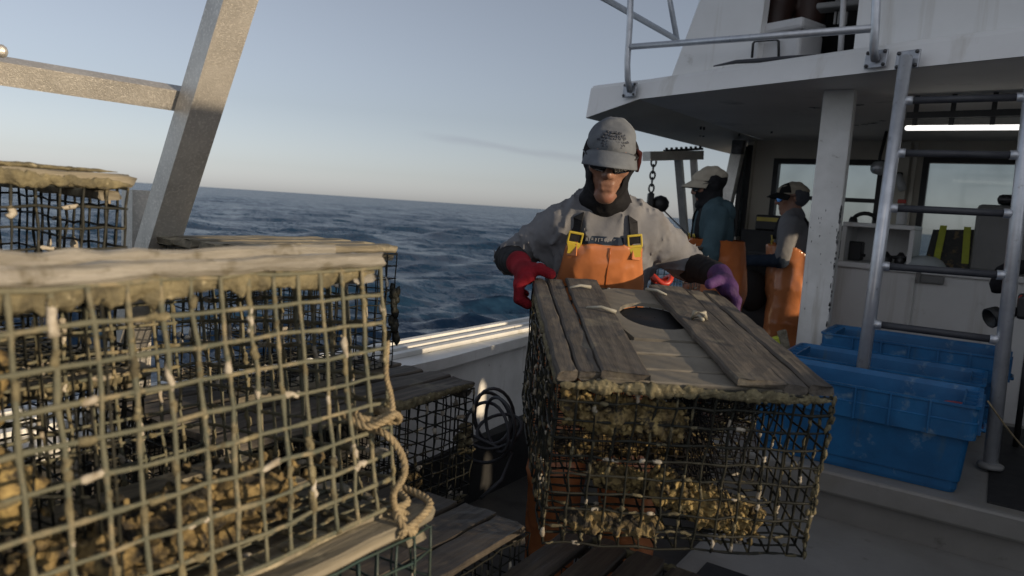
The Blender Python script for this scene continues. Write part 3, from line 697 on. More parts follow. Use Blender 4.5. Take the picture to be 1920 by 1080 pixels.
# ------------------------------------------------------------------ davit over the port rail
dv = thing('davit', 'aluminium hauling davit with hanging chain block beyond the man at the trap', 'davit')
c0, c1 = at(1212, 293, 5.9), at(1312, 291, 6.25)
m_ = MB(); d = (c1 - c0); ax = d.normalized(); up = Vector((0, 0, 1)); sd_ = ax.cross(up).normalized()
def beam(mb, a, b, w, hh):
    ax = (b - a).normalized(); s_ = ax.cross(Vector((0, 0, 1)))
    s_ = s_.normalized() if s_.length > .1 else Vector((1, 0, 0)); u_ = s_.cross(ax)
    mb.hexa([tuple(p_ + s_ * (i * w / 2) + u_ * (j * hh / 2)) for j in (-1, 1) for p_, i in ((a, -1), (b, -1), (b, 1), (a, 1))])
beam(m_, c0, c1, .09, .075); m_.build('boom', M['alu'], dv)
m_ = MB(); ra, rb_ = at(1246, 283, 6.0), at(1316, 279, 6.3); beam(m_, ra, rb_, .03, .02)
for t in np.linspace(.05, .95, 8): p_ = ra + (rb_ - ra) * t; m_.box(p_ + Vector((0, 0, .012)), (.012, .03, .025))
m_.build('toothed_plate', M['steel'], dv)
m_ = MB(); beam(m_, at(1272, 296, 6.1), Vector((-2.36, 6.45, .75)), .06, .05); m_.build('leg', M['alu'], dv)
m_ = MB(); beam(m_, at(1300, 292, 6.2), Vector((-2.3, 6.62, .75)), .05, .05); m_.build('leg', M['alu'], dv)
ch = MB(); p0 = at(1226, 300, 5.93)
for i in range(5):
    cz = p0.z - .02 - i * .052; a0 = (i % 2) * 1.57 + .4
    ch.tube([(p0.x + .02 * math.cos(t) * math.cos(a0), p0.y + .02 * math.cos(t) * math.sin(a0), cz + .034 * math.sin(t)) for t in np.linspace(0, 2 * math.pi, 13)[:-1]], .008, 6, closed=True)
ch.build('chain', M['steel'], dv)
bl = MB(); c = Vector((p0.x, p0.y, p0.z - .33)); bl.box(c, (.05, .09, .13), Euler((0, 0, R_(30))), .012); bl.lathe([(.02, -.03), (.05, -.03), (.05, .03), (.02, .03)], 16, c + Vector((0, 0, -.06)), (1, .4, 0)); bl.build('block', M['gasket'], dv)
ky = MB(); c = at(1238, 382, 5.95); ky.lathe([(.0, -.075), (.045, -.06), (.07, -.02), (.07, .02), (.045, .055), (0, .07)], 18, c); ky.tube([c, Vector((-2.36, c.y, .75))], .02, 8)
tag(ky.build('rail_roller', M['gasket']), 'black round topped roller on the port rail below the chain block', 'roller')
wr = MB(); wr.tube([at(1245, 395, 5.9), at(1275, 425, 5.6), at(1300, 450, 5.3)], .006, 6); tag(wr.build('haul_line', M['steel']), 'dark hauling line running from the roller to the hooded crewman', 'line')

# ------------------------------------------------------------------ aluminium rack at the port quarter
rk = thing('trap_rack', 'leaning aluminium box beam rack with a cross bar on the port quarter', 'rack')
def boxbeam(a, b, dirn, w1, w2):
    ax = (b - a).normalized(); s_ = (dirn - ax * dirn.dot(ax)).normalized(); u_ = ax.cross(s_)
    return [tuple(p_ + s_ * (i * w1 / 2) + u_ * (j * w2 / 2)) for p_ in (a, b) for i, j in ((-1, -1), (1, -1), (1, 1), (-1, 1))]
ptop = at(437, 0, 1.76); pbot = at(303, 435, 1.90); dd = (ptop - pbot)
P0, P1 = pbot - dd * .95, pbot + dd * 1.5
mb = MB(); mb.hexa(boxbeam(P0, P1, Vector((0, 1, 0)), .086, .06)); mb.build('post', M['alu'], rk)
off = Vector((.0, -.515, .0))
mb = MB(); mb.hexa(boxbeam(P0 + off, P1 + off, Vector((0, 1, 0)), .086, .06)); mb.build('post', M['alu'], rk)
ra = at(349, 187, 1.84); rb_ = at(0, 132, 1.605); dr = (rb_ - ra)
mb = MB(); mb.hexa(boxbeam(ra, ra + dr * 1.6, dd, .052, .045)); mb.build('cross_bar', M['alu'], rk)
mb = MB(); mb.box2((P0.x - .12, P0.y - .09, .752), (P0.x + .14, P0.y + .09, .764)); mb.build('foot_plate', M['alu'], rk)
mb = MB(); mb.lathe([(.012, 0), (.014, .012), (.008, .02)], 10, at(3, 98, 1.55), (.8, -.5, .1)); mb.build('bolt', M['alu'], rk)
p = at(257, 395, 2.0); mb = MB(); mb.box2((p.x - .028, p.y - .028, .75), (p.x + .028, p.y + .028, at(257, 356, 2.0).z)); tag(mb.build('rail_stake', M['alu']), 'short grey metal stake on the port rail behind the leaning rack post', 'stake')
hz = MB(); pts = []
for t in np.linspace(0, 5.6 * 2 * math.pi, 150):
    k_ = t / 6.283; rx, ry = 38 + 12 * math.sin(k_ * 2.3 + 1), 44 + 13 * math.sin(k_ * 1.7)
    pts.append(at(926 + 12 * math.sin(k_ * 3.1) + rx * math.cos(t), 780 + 11 * math.cos(k_ * 2.2) + 6 * k_ + ry * math.sin(t + .35 * math.sin(k_ * 1.9)), 2.70 - .022 * k_ + .05 * math.sin(t + k_)))
pts += [at(960, 850, 2.6), at(940, 900, 2.5), at(900, 935, 2.45)]
hz.tube(pts, .0065, 8)
tag(hz.build('hose_coil', M['rubber']), 'loose coil of thin black hose hanging against the inside of the port bulwark', 'hose')

# ------------------------------------------------------------------ lobster traps
PITCH_M = .038
def wire_polys(W, L, H, seed, jit=.0015, open_top=True, step=PITCH_M, sag=0.0):
    rg_ = np.random.RandomState(seed); out = []
    nx, ny, nz = max(1, round(W / step)), max(1, round(L / step)), max(1, round(H / step))
    xs, ys, zs = np.linspace(-W / 2, W / 2, nx + 1), np.linspace(-L / 2, L / 2, ny + 1), np.linspace(0, H, nz + 1)
    def bend(P):
        P = np.array(P, float); P += rg_.randn(*P.shape) * jit
        return P + np.stack([vnoise(P, 5, seed + q) for q in range(3)], 1) * .004
    for x in (-W / 2, W / 2):
        for y in ys: out.append(bend([(x, y, z) for z in zs]))
        for z in zs: out.append(bend([(x, y, z) for y in ys]))
    for y in (-L / 2, L / 2):
        for x in xs[1:-1]: out.append(bend([(x, y, z) for z in zs]))
        for z in zs: out.append(bend([(x, y, z) for x in xs]))
    for z in ((0,) if open_top else (0, H)):
        for x in xs[1:-1]: out.append(bend([(x, y, z) for y in ys]))
        for y in ys[1:-1]: out.append(bend([(x, y, z) for x in xs]))
    return out
def plank(mb, a, b, w, t, seed, n=14, rough=.003, up=(0, 0, 1)):
    """weathered board from a to b: swept section with worn, irregular edges"""
    a, b, up = np.array(a, float), np.array(b, float), np.array(up, float)
    ax = (b - a) / np.linalg.norm(b - a); s_ = np.cross(ax, up); s_ /= np.linalg.norm(s_); u_ = np.cross(s_, ax)
    c = min(w, t) * .22
    sec = [(-w / 2, -t / 2 + c), (-w / 2, t / 2 - c), (-w / 2 + c, t / 2), (-w / 6, t / 2), (w / 6, t / 2), (w / 2 - c, t / 2), (w / 2, t / 2 - c), (w / 2, -t / 2 + c), (w / 2 - c, -t / 2), (-w / 2 + c, -t / 2)]
    m = len(sec); V = []; rs = np.random.RandomState(seed); off = rs.randn(2) * 9
    e0, e1 = rs.rand(m) * .012, rs.rand(m) * .012
    for i in range(n + 1):
        f = i / n; base = a + (b - a) * f
        for k, (p, q) in enumerate(sec):
            P = base + s_ * p + u_ * q
            if i == 0: P = P + ax * e0[k]
            if i == n: P = P - ax * e1[k]
            V.append(P)
    V = np.array(V); d = np.stack([vnoise(V + off[0], 22, seed), vnoise(V + off[1], 22, seed + 1), vnoise(V, 30, seed + 2)], 1) * rough
    F = [(i * m + k, i * m + (k + 1) % m, (i + 1) * m + (k + 1) % m, (i + 1) * m + k) for i in range(n) for k in range(m)]
    F += [tuple(range(m))[::-1], tuple(n * m + k for k in range(m))]
    mb.add(V + d, F)
def lump(mb, c, r, seed, n=14, amp=.35, fr=4.0, rot=None):
    """knobbly lump of fouling"""
    th = np.linspace(0, math.pi, n); ph = np.linspace(0, 2 * math.pi, 2 * n, endpoint=False)
    T, Pp = np.meshgrid(th, ph, indexing='ij')
    D = np.stack([np.sin(T) * np.cos(Pp), np.sin(T) * np.sin(Pp), np.cos(T)], -1).reshape(-1, 3)
    k = 1 + amp * vnoise(D + seed * 1.7, fr, seed) + amp * .6 * vnoise(D - seed, fr * 2.6, seed + 3)
    V = D * k[:, None] * np.array(r)
    if rot is not None: V = V @ np.array(rot).T
    q = 2 * n
    F = [(i * q + j, i * q + (j + 1) % q, (i + 1) * q + (j + 1) % q, (i + 1) * q + j) for i in range(n - 1) for j in range(q)]
    mb.add(V + np.array(c), F, True)
def crust_log(mb, a, b, r, seed, nl=70, nr_=30, rag=.5):
    """long mass of fine fouling: swept blob with several octaves of roughness"""
    a, b = np.array(a, float), np.array(b, float); ax = (b - a) / np.linalg.norm(b - a)
    u_ = np.cross(ax, (0, 0, 1.0)); u_ /= np.linalg.norm(u_); w_ = np.cross(u_, ax)
    t = np.linspace(0, 1, nl); ang = np.linspace(0, 2 * math.pi, nr_, endpoint=False); T, A_ = np.meshgrid(t, ang, indexing='ij')
    prof = np.clip(1 - np.abs(2 * T - 1) ** 5, 0, 1) ** .5
    base = a + (b - a) * T[..., None]; D = np.cos(A_)[..., None] * u_ * r[0] + np.sin(A_)[..., None] * w_ * r[1]
    P = base + D * prof[..., None]
    k = 1 + rag * (.45 * vnoise(P, 26, seed) + .40 * vnoise(P, 65, seed + 1) + .35 * vnoise(P, 150, seed + 2))
    V = base + D * (prof * k)[..., None] + ax * (vnoise(P, 90, seed + 3) * .004)[..., None]
    F = [(i * nr_ + j, i * nr_ + (j + 1) % nr_, (i + 1) * nr_ + (j + 1) % nr_, (i + 1) * nr_ + j) for i in range(nl - 1) for j in range(nr_)]
    F += [tuple(range(nr_))[::-1], tuple((nl - 1) * nr_ + k_ for k_ in range(nr_))]
    mb.add(V.reshape(-1, 3), F, False)
def blobs_on(mb, polys, count, seed, r=.0055, ln=.011, where=None):
    """barnacle spat sleeves: short fat sleeves round the wire"""
    rs = np.random.RandomState(seed); k = 0; tries = 0
    while k < count and tries < count * 40:
        tries += 1
        P = polys[rs.randint(len(polys))]; i = rs.randint(len(P) - 1); f = rs.uniform(.2, .8)
        c = P[i] * (1 - f) + P[i + 1] * f
        if where is not None and not where(c): continue
        d = (P[i + 1] - P[i]) / np.linalg.norm(P[i + 1] - P[i]); l = ln * rs.uniform(.6, 1.5); q = r * rs.uniform(.75, 1.3)
        o_ = rs.randn(5, 3) * q * .25; w_ = rs.uniform(.65, 1.15, 5) * q; mb.tube([c - d * l + o_[0], c - d * l * .55 + o_[1], c + o_[2], c + d * l * .6 + o_[3], c + d * l + o_[4]], [w_[0] * .4, w_[1], w_[2], w_[3], w_[4] * .4], 6); k += 1
def cage(parent, W, L, H, seed, m, r=.0017, n=5, barn=120, br=.0055, jit=.0015, open_top=True, fuzz=0.0, barn_where=None):
    polys = wire_polys(W, L, H, seed, jit, open_top)
    mb = MB()
    rs = np.random.RandomState(seed + 5)
    for P in polys:
        if fuzz > 0:          # growth thickens the wire unevenly
            Q = np.repeat(P, 3, 0)[:-2].copy(); Q[1::3] = P[:-1] * .67 + P[1:] * .33; Q[2::3] = P[:-1] * .33 + P[1:] * .67
            mb.tube(Q, r * (1 + fuzz * 1.5 * np.abs(vnoise(Q, 90, seed)) + fuzz * .4 * rs.rand(len(Q))), n)
        else: mb.tube(P, r, n)
    o = mb.build('wire_cage', m, parent)
    if barn:
        b = MB(); blobs_on(b, polys, barn, seed + 9, br, .011 * br / .0055, barn_where); b.build('barnacles', M['barnacle'], o)['kind'] = 'stuff'
    return o, polys
def slat_top(parent, W, L, H, seed, m, slats, t=.02, name='wooden_top', ends=True):
    mb = MB()
    for i, (x, w) in enumerate(slats):
        dl = np.random.RandomState(seed + i).uniform(-.012, .012)
        plank(mb, (x, -L / 2 - .012 + dl, H + t / 2 + .003 + (.017 if i in (1, 2) and seed == 40 else .001 * (i % 2))), (x, L / 2 + .012 + dl, H + t / 2 + .003 + (.017 if i in (1, 2) and seed == 40 else 0)), w, t, seed + i, 26 if seed == 40 else 14, .0045 if seed == 40 else .003)
    if ends:
        for y in (-L / 2 + .03, L / 2 - .03): plank(mb, (-W / 2, y, H - .012), (W / 2, y, H - .012), .04, .018, seed + 31)
    return mb.build(name, m, parent)
def runners(parent, W, L, m, seed):
    mb = MB()
    for x in (-W / 2 + .03, W / 2 - .03): plank(mb, (x, -L / 2, -.014), (x, L / 2, -.014), .045, .024, seed + int(x > 0))
    return mb.build('runner', m, parent)
def even(W, n, w): return [(-W / 2 + w / 2 + i * (W - w) / (n - 1), w) for i in range(n)]
def inner_heads(parent, W, L, H, m, seed, y):
    """partition panel and knitted funnel inside the trap"""
    mb = MB(); rs = np.random.RandomState(seed)
    for x in np.arange(-W / 2, W / 2 + .001, .038): mb.tube([(x, y, 0), (x + rs.randn() * .002, y, H / 2), (x, y, H)], .0018, 5)
    for z in np.arange(0, H + .001, .038): mb.tube([(-W / 2, y, z), (0, y + rs.randn() * .003, z), (W / 2, y, z)], .0018, 5)
    for k in range(18):
        a = k / 18 * 2 * math.pi
        p0 = (W * .42 * math.cos(a), y, H / 2 + H * .42 * math.sin(a)); p2 = (.06 * math.cos(a + .4), y - .24, H * .5 + .05 * math.sin(a + .4))
        mb.tube([p0, (np.array(p0) + np.array(p2)) / 2 + rs.randn(3) * .006, p2], .0016, 4)
    for f in (.2, .4, .6, .8, 1.0):
        mb.tube([((W * .42 * (1 - f) + .06 * f) * math.cos(a + .4 * f), y - .24 * f, H / 2 + (H * .42 * (1 - f) + .05 * f) * math.sin(a + .4 * f)) for a in np.linspace(0, 2 * math.pi, 15)[:-1]], .0016, 4, closed=True)
    return mb.build('inner_head', m, parent)
GT = 'lobster traps stacked on the working deck'

# --- the near trap, close to the lens
nr = thing('lobster_trap', 'nearest olive green wire trap topped with silvery worn slats, filling the lower left', 'lobster trap', (0, 0, 0), (0, 0, 0), GT)
NH = .358; NW, NL = .50, .90
nr.location = Vector((-.712, .775 - NL / 2 + .003, .958)) ; nr.rotation_euler = (R_(.6), R_(-8.0), 0)
def nloc(x, y, z): return (x - NW / 2, y, z)        # face at local x = 0
ca, npolys = cage(nr, NW, NL, NH, 11, M['wire_olive'], .0023, 7, 0, fuzz=.55, jit=.0012)
for o in (ca,): o.location = (-NW / 2, 0, 0)
b = MB(); blobs_on(b, npolys, 150, 21, .0046, .013); b.build('barnacles', M['barnacle'], ca)['kind'] = 'stuff'
b = MB(); blobs_on(b, npolys, 520, 22, .0042, .013); b.build('wire_growth', M['crust_dull'], ca)['kind'] = 'stuff'
tp = slat_top(nr, NW, NL, NH, 40, M['wood_silver'], [(NW / 2 - .03, .072), (NW / 2 - .13, .085), (NW / 2 - .24, .085), (-.09, .085), (-.2, .085)], .020); tp.location = (-NW / 2, 0, 0)
mb = MB(); crust_log(mb, (NW / 2 - .008, -NL / 2, NH - .010), (NW / 2 - .008, NL / 2, NH - .006), (.009, .016), 5, 320, 18, .9)
cr = mb.build('edge_growth', M['crust_dull'], nr); cr['kind'] = 'stuff'; cr.location = (-NW / 2, 0, 0)
runners(nr, NW, NL, M['wood_mossy'], 50).location = (-NW / 2, 0, 0)
inner_heads(nr, NW, NL, NH, M['wire_dark'], 5, .05).location = (-NW / 2, 0, 0)
mb = MB()
crust_log(mb, (-NW / 2 + .15, -.03, .04), (-NW / 2 + .12, .36, .04), (.06, .034), 61, 110, 40, .8); crust_log(mb, (-NW / 2 + .20, .03, .055), (-NW / 2 + .15, .30, .075), (.05, .026), 65, 80, 34, .8)
rs = np.random.RandomState(62)
for i in range(150): lump(mb, (-NW / 2 + .15 + rs.randn() * .035, rs.uniform(-.02, .35), .075 + rs.randn() * .012), rs.uniform(.4, 1, 3) * .009, 500 + i, 6, .5, 3)
mb.build('ballast_brick', M['crust_dark'], nr)
mb = MB(); rs = np.random.RandomState(6)
for i in range(7): lump(mb, (-.16 + rs.randn() * .02, -.02 + rs.randn() * .02, .27 - i * .025), (.026, .026, .03), 90 + i, 9, .35, 4)
mb.build('bait_bag', M['crust'], nr)
mb = MB(); plank(mb, (-.40, .0, .10), (-.40, .0, .33), .11, .03, 3, up=(1, 0, 0)); plank(mb, (-.40, -.13, .10), (-.40, -.13, .33), .11, .03, 4, up=(1, 0, 0)); mb.build('inner_board', M['wood_wet'], nr)
# rope bridle knotted at the forward end
def rope(pts, r, name, parent, m=None):
    P = [Vector(q) for q in pts]; out = []
    for i in range(len(P) - 1):       # Catmull-Rom
        p0, p1, p2, p3 = P[max(0, i - 1)], P[i], P[i + 1], P[min(len(P) - 1, i + 2)]
        for t in np.linspace(0, 1, 9)[: 9 if i == len(P) - 2 else 8]:
            out.append(.5 * ((2 * p1) + (p2 - p0) * t + (2 * p0 - 5 * p1 + 4 * p2 - p3) * t * t + (3 * p1 - p0 - 3 * p2 + p3) * t ** 3))
    out = np.array([tuple(q) for q in out]); mb = MB()
    T = np.gradient(out, axis=0); T /= np.linalg.norm(T, axis=1)[:, None] + 1e-9
    U = np.cross(T, [.3, .2, .93]); U /= np.linalg.norm(U, axis=1)[:, None]; Wv = np.cross(T, U)
    s = np.concatenate([[0], np.cumsum(np.linalg.norm(np.diff(out, axis=0), axis=1))])
    dense = np.linspace(0, s[-1], max(30, int(s[-1] / (r * .55))))
    ip = lambda A: np.stack([np.interp(dense, s, A[:, k]) for k in range(3)], 1)
    o2, U2, W2 = ip(out), ip(U), ip(Wv)
    for k in range(3):                # three laid strands
        a = dense / (r * 5.0) * 2 * math.pi + k * 2.094
        mb.tube(o2 + r * .5 * (np.cos(a)[:, None] * U2 + np.sin(a)[:, None] * W2), r * .58, 6)
    return mb.build(name, m or M['rope'], parent)
wl = lambda *a: nr.matrix_basis.inverted() @ at(*a)
bpy.context.view_layer.update()
nr_inv = (Matrix.Translation(nr.location) @ nr.rotation_euler.to_matrix().to_4x4()).inverted()
wl = lambda *a: nr_inv @ at(*a)
rope([wl(700, 770, 1.05), wl(735, 772, 1.02), wl(700, 790, 1.0), wl(668, 800, 1.03), wl(720, 812, 1.0), wl(752, 850, 1.0), wl(758, 890, 1.0), wl(738, 925, 1.0), wl(742, 955, 1.02), wl(765, 985, 1.02), wl(775, 998, 1.03)], .0052, 'bridle_rope', nr)
rope([wl(640, 775, 1.01), wl(690, 800, .99), wl(740, 778, 1.0), wl(742, 790, 1.02), wl(680, 785, 1.0), wl(655, 760, 1.03)], .0055, 'bridle_rope', nr)
rope([wl(727, 640, 1.08), wl(724, 700, 1.05), wl(733, 740, 1.04), wl(738, 775, 1.02)], .004, 'bridle_rope', nr)
rope([wl(742, 958, 1.02), wl(748, 975, 1.0), wl(770, 1000, 1.0), wl(778, 985, 1.03), wl(756, 960, 1.04), wl(742, 958, 1.02)], .0055, 'bridle_rope', nr)

# --- the trap under it
un = thing('lobster_trap', 'slatted trap directly underneath the nearest trap, its frayed plank ends at the bottom left', 'lobster trap', (-.888, .355, .565), (0, R_(-4), R_(1.5)), GT)
cage(un, .50, .92, .345, 12, M['wire_green'], .002, 6, 60)
slat_top(un, .50, .92, .345, 70, M['wood_mossy'], even(.5, 6, .062), .02); runners(un, .50, .92, M['wood_mossy'], 80)
rope([(.19, .40, .375), (.22, .44, .38), (.16, .475, .385), (.24, .47, .375), (.26, .38, .36)], .006, 'bridle_rope', un)
u2 = copy_tree(un); u2.location = (-.98, .36, .19); u2.rotation_euler = (0, 0, R_(-1)); u2['label'] = 'lowest trap of the nearest stack, mostly hidden, below the slatted trap'

# --- back left, behind the near trap
bl_ = thing('lobster_trap', 'trap behind the nearest one at the left, its knobbly slatted top above the horizon', 'lobster trap', (-1.60, .712 - .44, 1.075), (0, R_(1), R_(-1)), GT)
cage(bl_, .48, .88, .335, 13, M['wire_dark'], .0019, 6, 90, fuzz=.6)
slat_top(bl_, .48, .88, .335, 90, M['wood_mossy'], even(.48, 5, .075), .022); runners(bl_, .48, .88, M['wood_mossy'], 95)
mb = MB(); crust_log(mb, (.243, -.44, .343), (.243, .44, .343), (.007, .013), 8, 300, 16, .9); crust_log(mb, (.2, -.44, .365), (.2, .44, .365), (.012, .005), 9, 260, 14, .8)
mb.build('edge_growth', M['crust_dull'], bl_)['kind'] = 'stuff'
for z_, lb in ((.705, 'second trap down in the back left stack, seen through the near mesh'), (.335, 'bottom trap of the back left stack, seen through wire mesh')):
    c = copy_tree(bl_); c.location = (-1.58, .30, z_); c.rotation_euler = (0, 0, R_(1.2)); c['label'] = lb

# --- outboard column forward of it
oc = thing('lobster_trap', 'dark wire trap whose forward end stands out against the sea behind the nearest trap', 'lobster trap', (-1.645, 1.555 - .26, .928), (0, R_(0), R_(0)), GT)
cage(oc, .36, .52, .335, 14, M['wire_dark'], .0019, 6, 60)
slat_top(oc, .36, .52, .335, 100, M['wood_mossy'], even(.36, 4, .07), .02); runners(oc, .36, .52, M['wood_mossy'], 105)
inner_heads(oc, .36, .52, .335, M['wire_dark'], 6, .05)
mb = MB(); rs = np.random.RandomState(18)
for i in range(26): lump(mb, (.18 + rs.randn() * .005, .26 + rs.randn() * .006, rs.uniform(.08, .24)), (.008, .01, .016), i, 6, .35, 3)
mb.build('corner_growth', M['wire_dark'], oc)['kind'] = 'stuff'
lo = thing('lobster_trap', 'dark trap with wet board top right of the nearest trap, against the white bulwark', 'lobster trap', (-1.57, 1.77 - .43, .505), (0, R_(0), R_(0)), GT)
cage(lo, .52, .86, .345, 15, M['wire_dark'], .0019, 6, 130, fuzz=.5)
slat_top(lo, .52, .86, .345, 110, M['wood'], even(.52, 5, .09), .018); runners(lo, .52, .86, M['wood_mossy'], 115)
inner_heads(lo, .52, .86, .345, M['wire_dark'], 7, .15)
mb = MB(); rs = np.random.RandomState(9)
crust_log(mb, (.26, -.2, .355), (.26, .43, .355), (.007, .012), 9, 240, 16, .9); crust_log(mb, (.258, .12, -.003), (.255, .43, -.003), (.009, .012), 10, 130, 16, 1.0)
rs = np.random.RandomState(9)
for i in range(12): lump(mb, (.25 + rs.randn() * .01, .40 + rs.randn() * .015, .19 + rs.randn() * .018), (.012, .02, .012), i + 120, 7, .35, 3)
mb.build('edge_growth', M['crust_dull'], lo)['kind'] = 'stuff'
mb = MB()
crust_log(mb, (.15, -.1, .05), (.14, .33, .055), (.04, .035), 71, 70, 26, .7)
mb.build('ballast_brick', M['crust_dark'], lo)
l2 = copy_tree(lo); l2.location = (-1.60, 1.30, .10); l2.rotation_euler = (0, 0, R_(1)); l2['label'] = 'bottom trap under the dark trap beside the bulwark, in deep shade'
MB().box2((-1.9, .1, .0), (-.75, 1.75, .075)).build('skid', M['wood_wet'], boat)

# --- two traps low in the middle foreground
b1 = thing('lobster_trap', 'trap with wet brown planks, bottom centre, right of the nearest stack', 'lobster trap', (-1.085, 1.372 - .265, .335), (0, R_(-1.5), 0), GT)
cage(b1, .53, .52, .33, 16, M['wire_dark'], .0019, 5, 40)
slat_top(b1, .53, .52, .33, 120, M['wood_plank'] if 'wood_plank' in M else M['wood_wet'], [(-.21, .085), (-.11, .085), (.0, .105), (.115, .10), (.215, .09)], .015); runners(b1, .53, .52, M['wood_wet'], 125)
rope([(-.02, .10, .36), (.01, .06, .362), (.03, .07, .362), (.05, .03, .362), (.075, .045, .365)], .0045, 'bridle_rope', b1)
c = copy_tree(b1); c.location = (-1.06, 1.11, -.0); c.location.z = .025; c['label'] = 'hidden trap under the wet brown planks in the bottom centre'
b2 = thing('lobster_trap', 'trap with broken slat ends at the bottom edge below the carried trap', 'lobster trap', (-.545, 1.56 - .43, .27), (0, R_(2), R_(2)), GT)
cage(b2, .58, .86, .32, 17, M['wire_dark'], .0019, 5, 60)
slat_top(b2, .58, .86, .32, 130, M['wood_wet'], [(-.245, .08), (-.15, .075), (-.06, .08), (.03, .07), (.125, .075), (.225, .085)], .02); runners(b2, .58, .86, M['wood_wet'], 135)
mb = MB(); crust_log(mb, (-.29, .433, .333), (.29, .433, .333), (.007, .008), 13, 200, 14, 1.0)
mb.build('edge_growth', M['crust_dull'], b2)['kind'] = 'stuff'
MB().box2((-.8, .3, .2205), (-.25, 1.5, .232)).build('skid', M['wood_wet'], boat)

# --- the carried trap
HW_, HL_, HH_ = .55, .75, .35
hd_q = [.355, 1.746, 1.141]; hv = Vector((.141, .014, .054))
Rc = Matrix.Rotation(hv.length, 3, hv.normalized())
Ryaw = Matrix.Rotation(YAW, 3, 'Z')
Rt = Ryaw @ Rc
held = thing('lobster_trap', 'dark trap with grey board lid and round hole, carried by the nearest man', 'lobster trap', (0, 0, 0), (0, 0, 0), GT)
held.rotation_euler = Rt.to_euler()
held.location = Ryaw @ Vector(hd_q) + Rt @ Vector((0, 0, -HH_))
hc, hp_ = cage(held, HW_, HL_, HH_, 31, M['wire_dark'], .0017, 6, 120, .0042, fuzz=.8, jit=.0018)
b = MB(); blobs_on(b, hp_, 420, 33, .0034, .011); b.build('wire_growth', M['crust_dull'], hc)['kind'] = 'stuff'
mb = MB()                                        # dense black twine panels inside
def twine(mb, o, u, v, nu, nv, seed):
    o, u, v = (np.array(q, float) for q in (o, u, v)); rs = np.random.RandomState(seed)
    for i in range(nu + 1): mb.tube([o + u * i / nu + v * t + rs.randn(3) * .003 for t in np.linspace(0, 1, 6)], .0014, 4)
    for j in range(nv + 1): mb.tube([o + v * j / nv + u * t + rs.randn(3) * .003 for t in np.linspace(0, 1, 8)], .0014, 4)
twine(mb, (-.27, -.02, .0), (.54, 0, 0), (0, -.02, .34), 24, 14, 1)
twine(mb, (-.27, .16, .30), (.54, .0, 0), (0, -.30, -.26), 24, 16, 2)
twine(mb, (.03, -.37, .30), (0, .4, -.05), (.10, 0, -.28), 18, 13, 3)
mb.build('twine_head', M['black_cloth'], held)
mb = MB(); crust_log(mb, (-.24, -.345, .045), (-.02, -.35, .03), (.03, .02), 461, 70, 26, .9); crust_log(mb, (.06, -.20, .02), (.24, -.26, .02), (.03, .016), 465, 60, 24, .9); crust_log(mb, (-.25, .0, .03), (.22, .05, .03), (.05, .022), 468, 70, 24, .9)
mb.build('weed_mat', M['crust_dark'], held)
# lid: side boards along the length, a plywood panel with an oval hole between them
mb = MB()
for i, (x, w, ya, yb, t, dz, rz) in enumerate([(-.258, .040, -.375, .375, .022, .0, 0), (-.212, .044, -.37, .372, .02, .004, 0), (-.140, .094, -.385, .38, .017, .012, .006),
                                    (.118, .100, -.385, .365, .017, .014, -.004), (.196, .048, -.378, .372, .02, .003, 0), (.252, .048, -.372, .378, .022, .0, 0)]):
    plank(mb, (x - rz, ya, HH_ + t / 2 + dz), (x + rz, yb, HH_ + t / 2 + dz), w, t, 200 + i, 18)
mb.build('board_lid', M['wood'], held)
def holed_panel(mb, x0, x1, y0, y1, z, t, cx, cy, rx, ry, n=28):
    V = []; F = []
    ang = np.arange(n) * 2 * math.pi / n
    for zz in (z, z + t):
        for a in ang: V.append((cx + rx * math.cos(a), cy + ry * math.sin(a), zz))
        for a in ang:
            c_, s_ = math.cos(a), math.sin(a)
            k = min((x1 - cx) / c_ if c_ > 1e-6 else ((x0 - cx) / c_ if c_ < -1e-6 else 9e9), (y1 - cy) / s_ if s_ > 1e-6 else ((y0 - cy) / s_ if s_ < -1e-6 else 9e9))
            V.append((cx + k * c_, cy + k * s_, zz))
    for i in range(n):
        j = (i + 1) % n
        F += [(2 * n + i, 2 * n + j, 3 * n + j, 3 * n + i), (i, n + i, n + j, j), (i, j, 2 * n + j, 2 * n + i), (n + i, 3 * n + i, 3 * n + j, n + j)]
    mb.add(V, F)
mb = MB(); holed_panel(mb, -.085, .125, -.10, .36, HH_ + .001, .011, .024, .098, .092, .118)
mb.build('hatch_panel', M['ply'], held)
mb = MB(); plank(mb, (-.16, -.155, HH_ + .004), (.16, -.155, HH_ + .005), .085, .012, 240, 8, .0015, (0, 0, 1)); plank(mb, (-.16, -.25, HH_ + .004), (.16, -.25, HH_ + .004), .085, .012, 241, 8, .0015); plank(mb, (-.2, -.335, HH_ + .004), (.2, -.335, HH_ + .004), .065, .012, 242, 8, .0015)
mb.build('cross_boards', M['ply'], held)
# black net rim sagging inside the hole
mb = MB(); mb.lathe([(.088, HH_ - .001), (.083, HH_ - .03), (.066, HH_ - .075), (.055, HH_ - .11), (.001, HH_ - .115)][::-1], 24, (.024, .098, 0)); mb.v[-1][:, 0] = .024 + (mb.v[-1][:, 0] - .024) * 1.07; mb.v[-1][:, 1] = .098 + (mb.v[-1][:, 1] - .098) * 1.36; mb.build('entry_ring', M['dark'], held)
mb = MB(); rs = np.random.RandomState(14)     # ragged growth on the near edge and corners
crust_log(mb, (-HW_ / 2, -HL_ / 2 - .003, HH_ - .004), (HW_ / 2, -HL_ / 2 - .003, HH_ - .004), (.008, .012), 15, 300, 18, 1.0)
crust_log(mb, (-HW_ / 2 - .002, -HL_ / 2, HH_ - .004), (-HW_ / 2 - .002, HL_ / 2 - .1, HH_ - .002), (.006, .009), 16, 240, 16, .9)
rs = np.random.RandomState(14)
